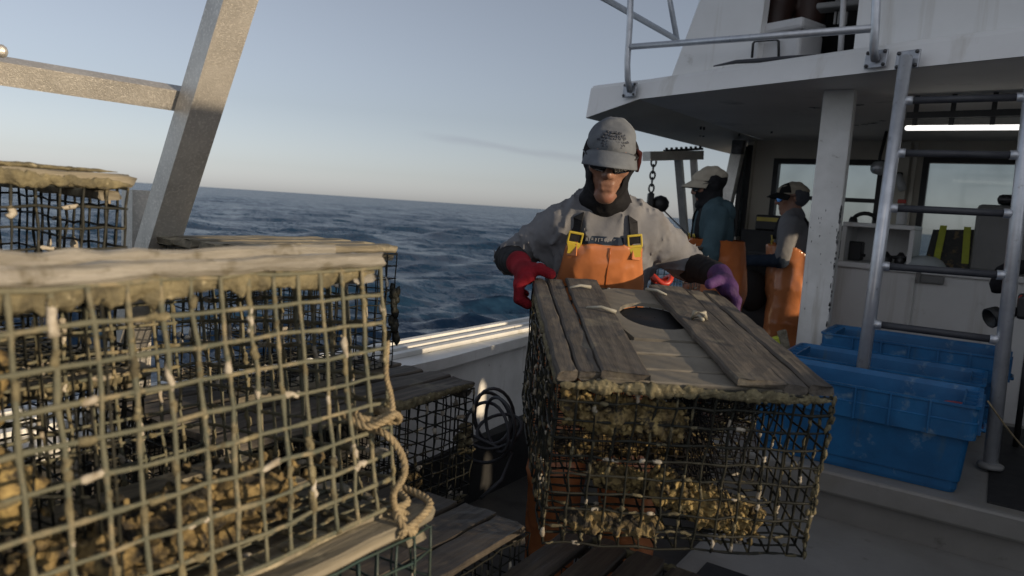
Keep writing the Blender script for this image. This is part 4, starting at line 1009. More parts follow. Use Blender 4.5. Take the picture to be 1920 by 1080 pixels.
for i in range(45): lump(mb, (HW_ / 2 + rs.randn() * .003, -HL_ / 2 + rs.randn() * .003, HH_ * rs.rand()), (.004, .004, .009), i + 170, 6, .4, 3)
mb.build('edge_growth', M['crust_dull'], held)['kind'] = 'stuff'
def crust_bar(a, b, r, n, seed):
    mb = MB(); crust_log(mb, a, b, (r[1], r[2]), seed, 110, 44, .8)
    rs = np.random.RandomState(seed); a, b = np.array(a, float), np.array(b, float)
    for i in range(260):
        ang = rs.rand() * 6.283; f = rs.uniform(.03, .97); q = a + (b - a) * f + np.array((0, math.cos(ang) * r[1], math.sin(ang) * r[2])) * rs.uniform(.8, 1.15)
        lump(mb, q, rs.uniform(.4, 1, 3) * .0085, seed + i, 6, .5, 3)
    return mb.build('crusted_bar', M['crust'], held)
def crust_bar_old(a, b, r, n, seed):
    mb = MB(); rs = np.random.RandomState(seed); a, b = np.array(a), np.array(b)
    for i in range(n):
        f = i / (n - 1); lump(mb, a + (b - a) * f + rs.randn(3) * np.array(r) * .55, (r[0] * rs.uniform(.3, .6), r[1] * rs.uniform(.3, .6), r[2] * rs.uniform(.3, .6)), seed + i, 8, .45, 4.5)
    return mb.build('crusted_bar', M['crust'], held)
crust_bar((-.262, -.338, .292), (.0, -.343, .262), (.03, .028, .034), 90, 300)
crust_bar((-.05, -.315, .115), (.19, -.33, .028), (.05, .034, .036), 90, 400)
crust_bar((-.16, -.22, .08), (.05, -.26, .06), (.03, .03, .02), 16, 450)
mb = MB()                                        # slanting knitted head inside, right half
for k in range(13):
    x = .02 + k * .02; mb.tube([(x, -.18, .33 - k * .004), (x + .03, -.12, .22), (x + .02, 0, .12), (.2, .15, .08)], .0018, 4)
for f in np.linspace(0, 1, 9): mb.tube([(.02 + .08 * f, -.17 + .17 * f, .33 - .22 * f), (.16 + .04 * f, -.16 + .17 * f, .31 - .2 * f), (.27, -.17 + .17 * f, .29 - .2 * f)], .0018, 4)
mb.build('inner_head', M['wire_dark'], held)
inner_heads(held, HW_, HL_, HH_, M['wire_dark'], 32, .12)
for (x, y, dx, dy) in [(-.185, .24, .06, .015), (-.165, .05, .07, -.03), (.085, .235, -.05, .04), (.105, .03, .012, -.03)]:
    MB().tube([(x, y, HH_ + .034), (x + dx * .5, y + dy * .4, HH_ + .041), (x + dx, y + dy, HH_ + .036)], [.0025, .004, .005], 8).build('tie', M['foil'], held)
mb = MB(); mb.tube([(.10, .03, HH_ + .03), (.092, .0, HH_ + .055), (.115, -.01, HH_ + .058), (.13, .02, HH_ + .035)], .005, 8)
mb.build('tie', M['foil'], held)

# --- trap seen under the man's arm, on the port rail
bgt = thing('lobster_trap', 'small green wire trap on the port rail, seen under the near man\'s arm', 'lobster trap', (-1.75, 4.25, .93), (0, 0, R_(10)), GT)
cage(bgt, .46, .5, .30, 19, M['wire_green'], .0018, 5, 20)
slat_top(bgt, .46, .5, .30, 140, M['wood'], even(.46, 4, .07), .02)
MB().box2((-2.05, 3.9, .0), (-1.5, 4.55, .925)).build('bait_bin', M['grey_box'], boat)
og = MB(); c = at(1240, 524, 3.0); og.tube([c + Vector((.04 * math.cos(a), .04 * math.sin(a), .015 * math.sin(a * 2))) for a in np.linspace(0, 2 * math.pi, 15)[:-1]], .011, 8, closed=True)
tag(og.build('orange_ring', M['red_plastic']), 'orange ring showing behind the far edge of the carried trap', 'ring')
# --- unseen starboard trap stack, added to throw broken shade on deck
SRC = [un, b2]
for y, n in ((.62, 3), (1.60, 5)):
    for k in range(n):
        c = copy_tree(SRC[k % 2]); c.location = (1.72 + .03 * math.sin(k), y, .03 + k * .358); c.rotation_euler = (0, 0, R_(1.5 * math.sin(k * 2 + y)))
        c['label'] = 'unseen lobster trap added at the starboard rail to shade the deck'; c['group'] = 'unseen traps added along the starboard rail for shade'
tote((1.72, 1.11, 1.83), 'unseen blue tote added on the starboard trap stack to shade the rack post', .04, src=t1)['group'] = 'unseen totes added along the starboard rail for shade'  # added out-of-view tote that shades the rack post

# ------------------------------------------------------------------ implicit surfaces for bodies and clothes
def smin(a, b, k):
    if k <= 0: return np.minimum(a, b)
    h_ = np.clip(.5 + .5 * (b - a) / k, 0, 1); return b * (1 - h_) + a * h_ - k * h_ * (1 - h_)
def s_cap(P, a, b, ra, rb):
    a, b = np.array(a, float), np.array(b, float); d = b - a
    t = np.clip(((P - a) @ d) / (d @ d + 1e-12), 0, 1); return np.linalg.norm(P - a - t[..., None] * d, axis=-1) - (ra + (rb - ra) * t)
def s_ell(P, c, r, rot=None):
    Q = P - np.array(c, float)
    if rot is not None: Q = Q @ np.array(rot)
    r = np.array(r, float); k0 = np.linalg.norm(Q / r, axis=-1); k1 = np.linalg.norm(Q / (r * r), axis=-1) + 1e-9; return k0 * (k0 - 1) / k1
def s_box(P, c, h_, r=0.0, rot=None):
    Q = P - np.array(c, float)
    if rot is not None: Q = Q @ np.array(rot)
    q = np.abs(Q) - (np.array(h_, float) - r); return np.linalg.norm(np.maximum(q, 0), axis=-1) + np.minimum(q.max(-1), 0) - r
def nets(fn, xs, ys, zs):
    """naive surface nets on a rectilinear grid"""
    xs, ys, zs = map(np.asarray, (xs, ys, zs)); G = np.stack(np.meshgrid(xs, ys, zs, indexing='ij'), -1)
    V = fn(G); S = V < 0; nx, ny, nz = V.shape
    acc = np.zeros((nx - 1, ny - 1, nz - 1, 3)); cnt = np.zeros((nx - 1, ny - 1, nz - 1))
    for ax in range(3):
        sl0 = [slice(None)] * 3; sl1 = [slice(None)] * 3; sl0[ax] = slice(0, -1); sl1[ax] = slice(1, None)
        a, b = V[tuple(sl0)], V[tuple(sl1)]; cr = (a < 0) != (b < 0); t = np.where(cr, a / np.where(cr, a - b, 1), 0)
        Pt = G[tuple(sl0)] + t[..., None] * (G[tuple(sl1)] - G[tuple(sl0)])
        o1, o2 = [q for q in range(3) if q != ax]
        for d1 in (0, 1):
            for d2 in (0, 1):
                s_ = [slice(None)] * 3; s_[o1] = slice(d1, V.shape[o1] - 1 + d1); s_[o2] = slice(d2, V.shape[o2] - 1 + d2)
                acc += np.where(cr[tuple(s_)][..., None], Pt[tuple(s_)], 0); cnt += cr[tuple(s_)]
    act = cnt > 0; idx = -np.ones(act.shape, int); idx[act] = np.arange(act.sum()); verts = acc[act] / cnt[act][:, None]
    faces = []
    for ax in range(3):
        o1, o2 = [(1, 2), (2, 0), (0, 1)][ax]
        sl0 = [slice(1, -1)] * 3; sl1 = [slice(1, -1)] * 3; sl0[ax] = slice(0, -1); sl1[ax] = slice(1, None)
        a, b = S[tuple(sl0)], S[tuple(sl1)]
        for cond, flip in ((a & ~b, False), (~a & b, True)):
            I = np.argwhere(cond)
            if not len(I): continue
            for q in range(3):
                if q != ax: I[:, q] += 1
            def cid(d1, d2):
                J = I.copy(); J[:, o1] -= d1; J[:, o2] -= d2; return idx[J[:, 0], J[:, 1], J[:, 2]]
            Q = np.stack([cid(1, 1), cid(0, 1), cid(0, 0), cid(1, 0)], 1); faces.append(Q[:, ::-1] if flip else Q)
    return verts, np.concatenate(faces) if faces else np.zeros((0, 4), int)
def sdf_obj(name, fn, lo, hi, res, m, parent, off=(0, 0, 0), axes=None, relax=1):
    ax = axes or [np.arange(lo[k] - res * 2, hi[k] + res * 3, res) for k in range(3)]
    v, f = nets(fn, *ax)
    for _ in range(relax):       # light smoothing
        acc = np.zeros_like(v); c = np.zeros(len(v))
        for k in range(4):
            a, b = f[:, k], f[:, (k + 1) % 4]; np.add.at(acc, a, v[b]); np.add.at(c, a, 1)
        v = v * .5 + .5 * acc / np.maximum(c, 1)[:, None]
    me = bpy.data.meshes.new(name); v = v - np.array(off)
    me.vertices.add(len(v)); me.vertices.foreach_set('co', v.ravel())
    me.loops.add(f.size); me.loops.foreach_set('vertex_index', f.ravel().astype(np.int32))
    me.polygons.add(len(f)); me.polygons.foreach_set('loop_start', np.arange(0, f.size, 4, dtype=np.int32)); me.polygons.foreach_set('loop_total', np.full(len(f), 4, np.int32))
    me.polygons.foreach_set('use_smooth', np.ones(len(f), bool)); me.update(calc_edges=True); me.validate()
    return link(name, me, m, parent)
def axes_var(lo, hi, coarse, flo, fhi, fine):
    out = []
    for k in range(3):
        a = list(np.arange(lo[k], flo[k], coarse)) + list(np.arange(flo[k], fhi[k], fine)) + list(np.arange(fhi[k], hi[k] + coarse, coarse)); out.append(np.array(a))
    return out

def rotm(yaw=0, pitch=0, roll=0):
    """head-to-body rotation; face looks along -y; pitch > 0 looks down"""
    return np.array((Matrix.Rotation(R_(yaw), 3, 'Z') @ Matrix.Rotation(R_(pitch), 3, 'X') @ Matrix.Rotation(R_(roll), 3, 'Y')))
def head_sdf(Q):
    Q = Q * np.array((1.09, 1.0, .97))
    d = s_ell(Q, (0, .018, .03), (.076, .098, .072))
    d = smin(d, s_ell(Q, (0, -.03, -.04), (.060, .070, .085)), .03)
    d = smin(d, s_cap(Q, (-.036, -.004, -.07), (-.014, -.070, -.106), .023, .018), .025); d = smin(d, s_cap(Q, (.036, -.004, -.07), (.014, -.070, -.106), .023, .018), .025)
    d = smin(d, s_ell(Q, (0, -.078, -.104), (.022, .018, .016)), .02)
    d = smin(d, s_cap(Q, (-.04, -.081, .026), (.04, -.081, .026), .013, .013), .012)
    for s in (-1, 1):
        d = smin(d, s_ell(Q, (s * .044, -.066, -.022), (.023, .022, .018)), .018)
        d = np.maximum(d, -(s_ell(Q, (s * .031, -.101, .006), (.016, .016, .011)))) if False else d
        d = smin(d, s_ell(Q, (s * .012, -.105, -.034), (.010, .011, .009)), .006)
        d = smin(d, s_ell(Q, (s * .077, .012, -.005), (.010, .022, .032)), .008)
    d = smin(d, s_cap(Q, (0, -.094, .012), (0, -.116, -.029), .009, .0125), .010)
    d = smin(d, s_cap(Q, (-.018, -.094, -.0635), (.018, -.094, -.0635), .0058, .0058), .010)
    d = smin(d, s_cap(Q, (-.015, -.0935, -.0775), (.015, -.0935, -.0775), .0066, .0066), .010)
    groove = s_cap(Q, (-.022, -.1015, -.0705), (.022, -.1015, -.0705), .0022, .0022); d = -smin(-d, groove, .004) if False else np.maximum(d, -groove)
    return d
def cloth_noise(P, amp, seed, st=(13, 13, 6)):
    Q = P * np.array(st); w = vnoise(Q * .6, 1, seed + 7)[..., None] * .9
    n1 = vnoise(Q + w, 1, seed); n2 = vnoise(Q * 2.1 + w, 1, seed + 1)
    r1 = 1 - np.minimum(1, np.abs(n1) * 3.2); r2 = 1 - np.minimum(1, np.abs(n2) * 3.0); return -amp * (r1 ** 1.4 * .65 + r2 ** 1.4 * .35 - .2)
def limb(P, pts, rad, k=.02):
    d = None
    for (a, b), (ra, rb) in zip(zip(pts, pts[1:]), zip(rad, rad[1:])):
        q = s_cap(P, a, b, ra, rb); d = q if d is None else smin(d, q, k)
    return d

class Figure:
    """joints in a local frame: x to the picture right, y away, z up; the face looks along -y before head rotation"""
    def __init__(s, J, hrot): s.J = J; s.hr = hrot
    def headspace(s, P): return (P - np.array(s.J['head'])) @ s.hr
    def torso(s, P, g=0.0):
        J = s.J; d = s_ell(P, J['pelvis'], (.160 + g, .112 + g, .12 + g))
        d = smin(d, s_ell(P, J['waist'], (.150 + g, .108 + g, .17 + g)), .06)
        d = smin(d, s_ell(P, J['chest'], (.172 + g, .112 + g, .17 + g)), .06)
        a, b = np.array(J['shR']), np.array(J['shL']); d = smin(d, s_cap(P, a, b, .050 + g, .050 + g), .06)
        n = np.array(J['neck']); d = smin(d, s_cap(P, a * .45 + n * .55, n + (0, .02, .02), .05 + g * .5, .05 + g * .3), .05); d = smin(d, s_cap(P, b * .45 + n * .55, n + (0, .02, .02), .05 + g * .5, .05 + g * .3), .05)
        return d
    def legs(s, P, g=0.0, lo=None):
        J = s.J; d = None
        for k in 'RL':
            q = limb(P, [J['hip' + k], J['kn' + k], J['an' + k]], [.088 + g, .060 + g * 1.3, .042 + g * 1.6]); d = q if d is None else smin(d, q, .03)
        return d
    def feet(s, P, g=0.0):
        J = s.J; d = None
        for k in 'RL':
            a = np.array(J['an' + k]); t = np.array(J['toe' + k]); q = smin(s_cap(P, a + (0, .03, -.03), t, .042 + g, .036 + g), s_cap(P, a + (0, 0, .15), a, .045 + g, .045 + g), .03); d = q if d is None else np.minimum(d, q)
        return d
    def arm(s, P, k, g=0.0):
        J = s.J; return limb(P, [J['sh' + k], J['el' + k], J['wr' + k]], [.056 + g, .043 + g, .030 + g])
    def hand(s, P, k, g=0.0):
        J = s.J; H = J['hand' + k]; w = np.array(J['wr' + k]); d = None
        kn = [np.array(f[0]) for f in H['f']]
        d = s_cap(P, w, (kn[1] + kn[2]) / 2, .030 + g, .024 + g)
        for q in kn: d = smin(d, s_cap(P, w * .45 + q * .55, q, .014 + g, .0115 + g), .018)
        for fpts, r in zip(H['f'], (.0090, .0095, .0092, .0078)):
            d = smin(d, limb(P, fpts, [r + g + .001, r + g, r * .95 + g, r * .8 + g][:len(fpts)], .004), .006)
        d = smin(d, limb(P, H['t'], [.018 + g, .0125 + g, .0105 + g][:len(H['t'])], .006), .012)
        return d
    def body(s, P):
        d = s.torso(P); d = smin(d, s.legs(P), .03); d = smin(d, s.feet(P, -.004), .02)
        for k in 'RL': d = smin(d, s.arm(P, k), .03); d = smin(d, s.hand(P, k, -.001), .008)
        n = np.array(s.J['neck']); hd_ = np.array(s.J['head'])
        d = smin(d, s_cap(P, n, hd_ + np.array((0, .02, -.05)), .055, .052), .03)
        return smin(d, head_sdf(s.headspace(P)), .012)
def bounds(pts, g): P = np.array(pts); return P.min(0) - g, P.max(0) + g

def make_person(spec):
    J = spec['J']; fig = Figure(J, rotm(*spec['head'])); base = np.array((*spec['base'], 0.0)); hd_ = np.array(J['head'])
    root = thing('person', spec['label'], 'person', (0, 0, 0), (0, 0, spec['yaw']))
    root.location = Vector(spec['world'])
    fz = spec.get('floor', 0.0)
    allp = [v for k, v in J.items() if not k.startswith('hand')] + [q for k in 'RL' for f in J['hand' + k]['f'] for q in f]
    lo, hi = bounds(allp, .16); lo[2] = -.01
    b = sdf_obj('body', fig.body, None, None, 0, M['skin'], root, base, axes_var(lo, hi, spec.get('res', .012), hd_ - (.10, .14, .145), hd_ + (.10, .13, .14), spec.get('hres', .004)))
    # --- upper garment
    tee_c = M[spec['tee']]; sl = spec.get('sleeve', .95)
    def upper(P):
        d = fig.torso(P, .018)
        for k in 'RL':
            a, e, w = np.array(J['sh' + k]), np.array(J['el' + k]), np.array(J['wr' + k])
            end = a + (e - a) * sl if sl <= 1 else e + (w - e) * (sl - 1)
            q = s_cap(P, a, e if sl > 1 else end, .062, .058)
            if sl > 1: q = smin(q, s_cap(P, e, end, .060, .042), .03)
            q = smin(q, s_cap(P, end, end + (end - a) / np.linalg.norm(end - a) * .001, .055 if sl <= 1 else .041, .055 if sl <= 1 else .041), .01)
            d = smin(d, q, .03)
        d = d + cloth_noise(P, spec.get('fold', .009), 3, (17, 17, 8))
        n = np.array(J['neck']); d = np.maximum(d, -s_cap(P, n + (0, -.04, .05), n + (0, -.03, .12), .062, .08))
        return np.maximum(d, J['pelvis'][2] + .02 - P[..., 2])
    lo, hi = bounds([J[q] for q in ('shR', 'shL', 'elR', 'elL', 'chest', 'waist', 'neck')] + ([J['wrR'], J['wrL']] if sl > 1 else []), .2)
    lo[2] = J['pelvis'][2]
    shirt = sdf_obj(spec['tee_name'], upper, lo, hi, spec.get('cres', .009), tee_c, root, base)
    # --- under-sleeves
    if sl <= 1:
        for k in 'RL':
            a, e, w = (np.array(J[q + k]) for q in ('sh', 'el', 'wr'))
            f = lambda P, a=a, e=e, w=w: limb(P, [a + (e - a) * .7, e, w + (e - w) * spec.get('cuff', .12)], [.050, .051, .040]) + cloth_noise(P, .005, 9, (26, 26, 26))
            lo, hi = bounds([a + (e - a) * .7, e, w], .07); sdf_obj('under_sleeve', f, lo, hi, .007, M[spec['under']], root, base)
    # --- gloves with five fingers each
    for k in 'RL':
        e, w = np.array(J['el' + k]), np.array(J['wr' + k]); cu = w + (e - w) * spec.get('cufflen', .2)
        f = lambda P, k=k, w=w, cu=cu: smin(fig.hand(P, k, .0046), s_cap(P, cu, w, .039, .031), .02) + .0012 * vnoise(P, 55, 4)
        lo, hi = bounds([q for fp in J['hand' + k]['f'] for q in fp] + list(J['hand' + k]['t']) + [w, cu], .045)
        g_ = sdf_obj('glove', f, lo, hi, spec.get('gres', .0035), M[spec['glove' + k]], root, base); g_['label'] = spec['glovelab' + k]
    # --- overalls
    zb = spec['bib_z']; xc = J['chest'][0]; back_z = spec.get('back_z', zb - .22)
    def overalls(P):
        t = fig.torso(P, .036 + spec.get('bag', 0))
        side = np.abs(P[..., 0] - xc) - (spec['bib_w'] + (np.clip((zb - P[..., 2]) * .16, 0, .04) + np.clip((zb - .2 - P[..., 2]) * 1.4, 0, .5)))
        front = P[..., 1] - (J['chest'][1] + .03 + np.clip((zb - .10 - P[..., 2]) * 1.1, 0, .6))
        top_f = np.maximum(np.maximum(P[..., 2] - zb, side), front)
        top_b = P[..., 2] - (back_z + np.clip(np.abs(P[..., 0] - xc) * spec.get('vee', 0), 0, .3))
        t = np.maximum(t, np.minimum(top_f, top_b)) if spec.get('backpanel') else np.maximum(t, np.minimum(top_f, P[..., 2] - (zb - .26)))
        bg_ = spec.get('bag', 0); l = smin(fig.legs(P, .030 + bg_), s_ell(P, J['pelvis'], (.185 + bg_, .135 + bg_, .14)), .05)
        d = smin(t, l, .03) + cloth_noise(P, spec.get('ofold', .007), 5, (9, 9, 7))
        return np.maximum(d, .10 - P[..., 2])
    lo, hi = bounds([J[q] for q in ('pelvis', 'waist', 'chest', 'hipR', 'hipL', 'knR', 'knL', 'anR', 'anL')], .2); hi[2] = zb + .03; lo[2] = .08
    ov = sdf_obj('bib_overalls', overalls, lo, hi, spec.get('cres', .009), M[spec['overalls']], root, base)
    lo, hi = bounds([J[q] for q in ('anR', 'anL', 'toeR', 'toeL')], .1); lo[2] = -.005; hi[2] = .28
    for k in 'RL':
        f = lambda P, k=k: np.maximum(smin(s_cap(P, np.array(J['an' + k]) + (0, .025, -.035), J['toe' + k], .052, .045), s_cap(P, np.array(J['an' + k]) + (0, 0, .16), J['an' + k], .057, .055), .03), -P[..., 2] + .001)
        lo, hi = bounds([J['an' + k], J['toe' + k]], .12); lo[2] = -.01; hi[2] = .3; sdf_obj('boot', f, lo, hi, .012, M[spec.get('boot', 'mat_black')], root, base)
    # --- balaclava round the head and neck
    hr = fig.hr
    if spec.get('hood'):
        n = np.array(J['neck'])
        def hood(P):
            Q = fig.headspace(P); d = smin(s_ell(Q, (0, .018, .02), (.0745, .106, .082)), s_ell(Q, (0, -.028, -.045), (.066, .076, .09)), .03)
            d = smin(d, s_ell(Q, (.068, .012, -.004), (.019, .034, .044)), .02); d = smin(d, s_ell(Q, (-.068, .012, -.004), (.019, .034, .044)), .02)
            ow, oh, oz = spec['hood']
            op = s_ell(Q, (0, -.12, oz), (ow, .10, oh)); d = np.maximum(d, -op)
            cowl = smin(s_cap(P, n + (0, -.005, .0), hd_ + hr @ np.array((0, .01, -.07)), .072, .066), s_ell(P, n + (0, -.02, .008), (.086, .080, .038)), .03)
            cowl = np.maximum(cowl, -s_ell(Q, (0, -.12, oz - .01), (ow, .115, oh + .004)))
            return smin(d, cowl, .02) + cloth_noise(P, .004, 11, (30, 30, 30))
        lo, hi = bounds([J['head'], J['neck']], .15); sdf_obj('balaclava', hood, lo, hi, .006, M['black_cloth'], root, base)
    hat = lambda Q: tuple(hd_ - base + hr @ np.array(Q))
    # --- cap: crown, brim, button
    def crown(P):
        Q = fig.headspace(P) @ rotm(0, spec.get('cap_tilt', 0)); d = s_ell(Q, (0, .012, .04), (.0765, .116, .070)); d = d + .0075 * vnoise(Q, 19, 2) + .003 * vnoise(Q, 45, 5) - .0012 * (np.abs(np.sin(np.arctan2(Q[..., 0], Q[..., 1] - .012) * 3)) < .06)
        return np.maximum(np.maximum(d, .022 - Q[..., 2] + .05 * np.clip(Q[..., 1], -.1, .1)), d)
    lo, hi = bounds([hd_, hd_ + hr @ np.array((0, 0, .1))], .15); cp = sdf_obj('cap', crown, lo, hi, .005, M[spec['cap']], root, base)
    ct_ = rotm(0, spec.get('cap_tilt', 0))
    V = []; F = []; nu, nv = 15, 7
    for sgn in (0, 1):
        for i in range(nu):
            u_ = -1 + 2 * i / (nu - 1)
            for j in range(nv):
                v_ = j / (nv - 1); a = u_ * R_(78); yi = -.004 - .096 * math.cos(a); xi = .0795 * math.sin(a)
                ln_ = .082 * max(0, math.cos(u_ * R_(84))) ** .55; y = yi - ln_ * v_; x = xi * (1 + .10 * v_); z = .042 - .032 * u_ * u_ - .022 * v_ - .008 * v_ * v_ - .0035 * sgn
                V.append(hat(ct_ @ np.array((x, y, z))))
    for i in range(nu - 1):
        for j in range(nv - 1):
            q = i * nv + j; o_ = nu * nv
            F += [(q, q + 1, q + nv + 1, q + nv), (o_ + q, o_ + q + nv, o_ + q + nv + 1, o_ + q + 1)]
    edge = [i * nv for i in range(nu)] + [(nu - 1) * nv + j for j in range(1, nv)] + [i * nv + nv - 1 for i in range(nu - 2, -1, -1)] + [j for j in range(nv - 2, 0, -1)]
    for a, b_ in zip(edge, edge[1:] + edge[:1]): F.append((a, b_, nu * nv + b_, nu * nv + a))
    MB().add(V, F, True).build('brim', M[spec.get('brim', spec['cap'])], cp)
    MB().lathe([(.008, 0), (.007, .004), (0, .006)], 10, hat(ct_ @ np.array((0, .012, .109))), hr @ np.array((0, 0, 1))).build('cap_button', M[spec['cap']], cp)
    # --- sunglasses
    gl = thing_part('sunglasses', root); lm = M[spec.get('lens', 'lens')]
    for s in (-1, 1):
        mb = MB(); V = []; n = 16; cx = s * .034
        for lay in (0, 1):
            for i in range(n):
                a = 2 * math.pi * i / n; x = cx + .029 * np.sign(math.cos(a)) * abs(math.cos(a)) ** .7; z = -.004 + .020 * np.sign(math.sin(a)) * abs(math.sin(a)) ** .75
                y = -.113 + (abs(x) / .066) ** 2 * .030 + (.003 if lay else 0); V.append(hat((x, y, z)))
        F = [tuple(range(n)), tuple(range(n, 2 * n))[::-1]] + [(i, (i + 1) % n, n + (i + 1) % n, n + i) for i in range(n)]
        mb.add(V, F); mb.build('lens', lm, gl)
        MB().tube([hat((s * .062, -.088, .012)), hat((s * .078, -.05, .012)), hat((s * .086, .01, .006))], .0028, 6).build('temple', M['gasket'], gl)
    MB().tube([hat((-.064, -.086, .012)), hat((-.034, -.108, .016)), hat((0, -.116, .008)), hat((.034, -.108, .016)), hat((.064, -.086, .012))], .003, 6).build('frame', M['gasket'], gl)
    # --- suspenders draped by marching onto the shirt
    def drape(x, z, d, off=.003):
        P = np.array([x, J['chest'][1] + d * -.35, z]); dirv = np.array([0, d, 0.0]); t = 0
        for _ in range(60):
            v = float(upper((P + dirv * t)[None])[0]) - off
            if v < .0008 or t > .5: break
            t += max(v * .7, .0008)
        return P + dirv * t
    def ribbon(pts, w, name, m, parent, th=.003):
        P = np.array(pts); V = []; F = []; n = len(P)
        for i in range(n):
            T = P[min(n - 1, i + 1)] - P[max(0, i - 1)]; T /= np.linalg.norm(T) + 1e-9
            c = np.array((J['chest'][0], J['chest'][1], min(P[i][2], J['chest'][2] + .02))); nn = P[i] - c; nn -= T * nn.dot(T); nn /= np.linalg.norm(nn) + 1e-9; s_ = np.cross(T, nn)
            for a_, b_ in ((-1, 0), (1, 0), (1, 1), (-1, 1)): V.append(P[i] + s_ * a_ * w / 2 + nn * b_ * th - base)
        for i in range(n - 1):
            for k in range(4): F.append((i * 4 + k, i * 4 + (k + 1) % 4, i * 4 + 4 + (k + 1) % 4, i * 4 + 4 + k))
        F += [(0, 1, 2, 3), (n * 4 - 4, n * 4 - 1, n * 4 - 2, n * 4 - 3)]
        return MB().add(V, F).build(name, m, parent)
    for s in (-1, 1):
        xb = xc + s * (spec['bib_w'] - .022); n = np.array(J['neck']); xt = n[0] + s * .085
        top = max(J['shR'][2], J['shL'][2]) + .045
        fr = [drape(xb + (xt - xb) * t, zb - .01 + (top - .005 - zb) * t, 1) for t in np.linspace(0, 1, 9)]
        bkp = [drape(xt + (xc + s * .02 - xt) * t, top - .005 + (back_z + .10 - top) * t, -1) for t in np.linspace(0, 1, 9)]
        mid = np.array((xt, (fr[-1][1] + bkp[0][1]) / 2, max(fr[-1][2], bkp[0][2]) + .018))
        sp_ = ribbon(fr[2:] + [mid] + bkp, .036, 'suspender', M['strap'], root)
        tab = ribbon([fr[0] + (0, -.016, -.03), fr[0] + (0, -.012, 0), fr[1] + (0, -.004, 0)], .036, 'bib_tab', M[spec['overalls']], ov, .006)
        T = fr[3] - fr[1]; T /= np.linalg.norm(T); X_ = np.array((1.0, 0, 0)); X_ -= T * X_.dot(T); X_ /= np.linalg.norm(X_); N_ = np.cross(X_, T); Rb = np.stack([X_, T, N_], 1)
        if N_[1] > 0: N_ = -N_; Rb = np.stack([X_, T, -np.cross(X_, T) if False else N_], 1)
        c = fr[2] - base + N_ * .019; bk_ = MB()
        w_, h_ = .021, .021
        for dx, dy, sx, sy in ((-w_, .010, .006, .040), (w_, .010, .006, .040), (0, .027, .047, .007), (0, -.008, .047, .008)): bk_.box(c + X_ * dx + T * dy, (sx, sy, .008), Rb, .002)
        bk_.prism([c + X_ * x_ + T * y_ for x_, y_ in ((-.021, -.011), (.021, -.011), (.015, -.027), (.015, -.042), (-.015, -.042), (-.015, -.027))], N_ * .009)
        bk_.build('buckle', M['yellow'], sp_)
        MB().box(c + T * .012 - N_ * .001, (.034, .024, .004), Rb).build('buckle_webbing', M['strap'], sp_)
    return root, fig, base, shirt, ov, cp, hat, drape, ribbon
def thing_part(name, parent):
    o = bpy.data.objects.new(name, None); col.objects.link(o); o.parent = parent; return o

def curl_hand(kn, down, tip_in, n=4):
    return [[np.array(k), np.array(k) + np.array(d1), np.array(k) + np.array(d1) + np.array(d2), np.array(k) + np.array(d1) + np.array(d2) + np.array(d3)] for k, d1, d2, d3 in kn]

# ------------------------------------------------------------------ the man carrying the trap (frame: camera heading)
J1 = dict(head=(.278, 2.265, 1.597), neck=(.283, 2.375, 1.445), chest=(.285, 2.43, 1.29), waist=(.295, 2.48, 1.09), pelvis=(.30, 2.52, .94),
          shR=(.146, 2.39, 1.368), shL=(.434, 2.39, 1.376), elR=(-.012, 2.455, 1.245), elL=(.606, 2.46, 1.258), wrR=(.016, 2.205, 1.250), wrL=(.640, 2.225, 1.250),
          hipR=(.215, 2.53, .90), hipL=(.385, 2.53, .90), knR=(.20, 2.46, .50), knL=(.44, 2.38, .52), anR=(.20, 2.54, .09), anL=(.47, 2.42, .09), toeR=(.185, 2.36, .05), toeL=(.475, 2.24, .05))
def fingers(base, step, d1, d2, d3, spread=(0, 0, 0)):
    out = []
    for i, s in enumerate((.96, 1.06, 1.0, .80)):
        k = np.array(base, float) + np.array(step) * i; sp = np.array(spread) * (i - 1.5)
        a = k + np.array(d1) * s + sp * .6; b = a + np.array(d2) * s + sp * .3; out.append([k, a, b, b + np.array(d3) * s])
    return out
# right hand (picture left): fingers down the outside of the cage, thumb along the lid
J1['handR'] = dict(f=fingers((.042, 2.052, 1.222), (-.002, .0255, .003), (-.022, -.005, -.026), (.004, -.002, -.040), (.026, 0, -.014), (0, .002, 0)),
                   t=[(.036, 2.14, 1.238), (.078, 2.082, 1.247), (.108, 2.055, 1.236)])
J1['handL'] = dict(f=fingers((.632, 2.074, 1.220), (.002, .0245, .003), (.020, -.005, -.026), (-.004, -.002, -.038), (-.026, 0, -.014), (0, .002, 0)),
                   t=[(.636, 2.155, 1.236), (.598, 2.10, 1.245), (.570, 2.074, 1.236)])
Rz34 = Matrix.Rotation(YAW, 3, 'Z')
B1 = (.30, 2.45)
man1 = make_person(dict(J=J1, head=(-7, 18, 4), base=B1, yaw=YAW, world=Rz34 @ Vector((*B1, 0)), res=.012, hres=.0038, cres=.0075,
    label='fisherman in grey cap, grey tee and orange bib, carrying a dark trap in gloves', tee='tee', tee_name='tee_shirt', sleeve=.93, fold=.022, ofold=.010,
    under='black_cloth', gloveR='red_knit', gloveL='purple', glovelabR='red knitted glove', glovelabL='purple glove', bib_z=1.318, bib_w=.122, overalls='orange', hood=(.058, .098, -.02), cap='cap_grey', cufflen=.22, cuff=.1, gres=.003))
root1, fig1, base1, shirt1, ov1, cap1, hat1, drape1, ribbon1 = man1
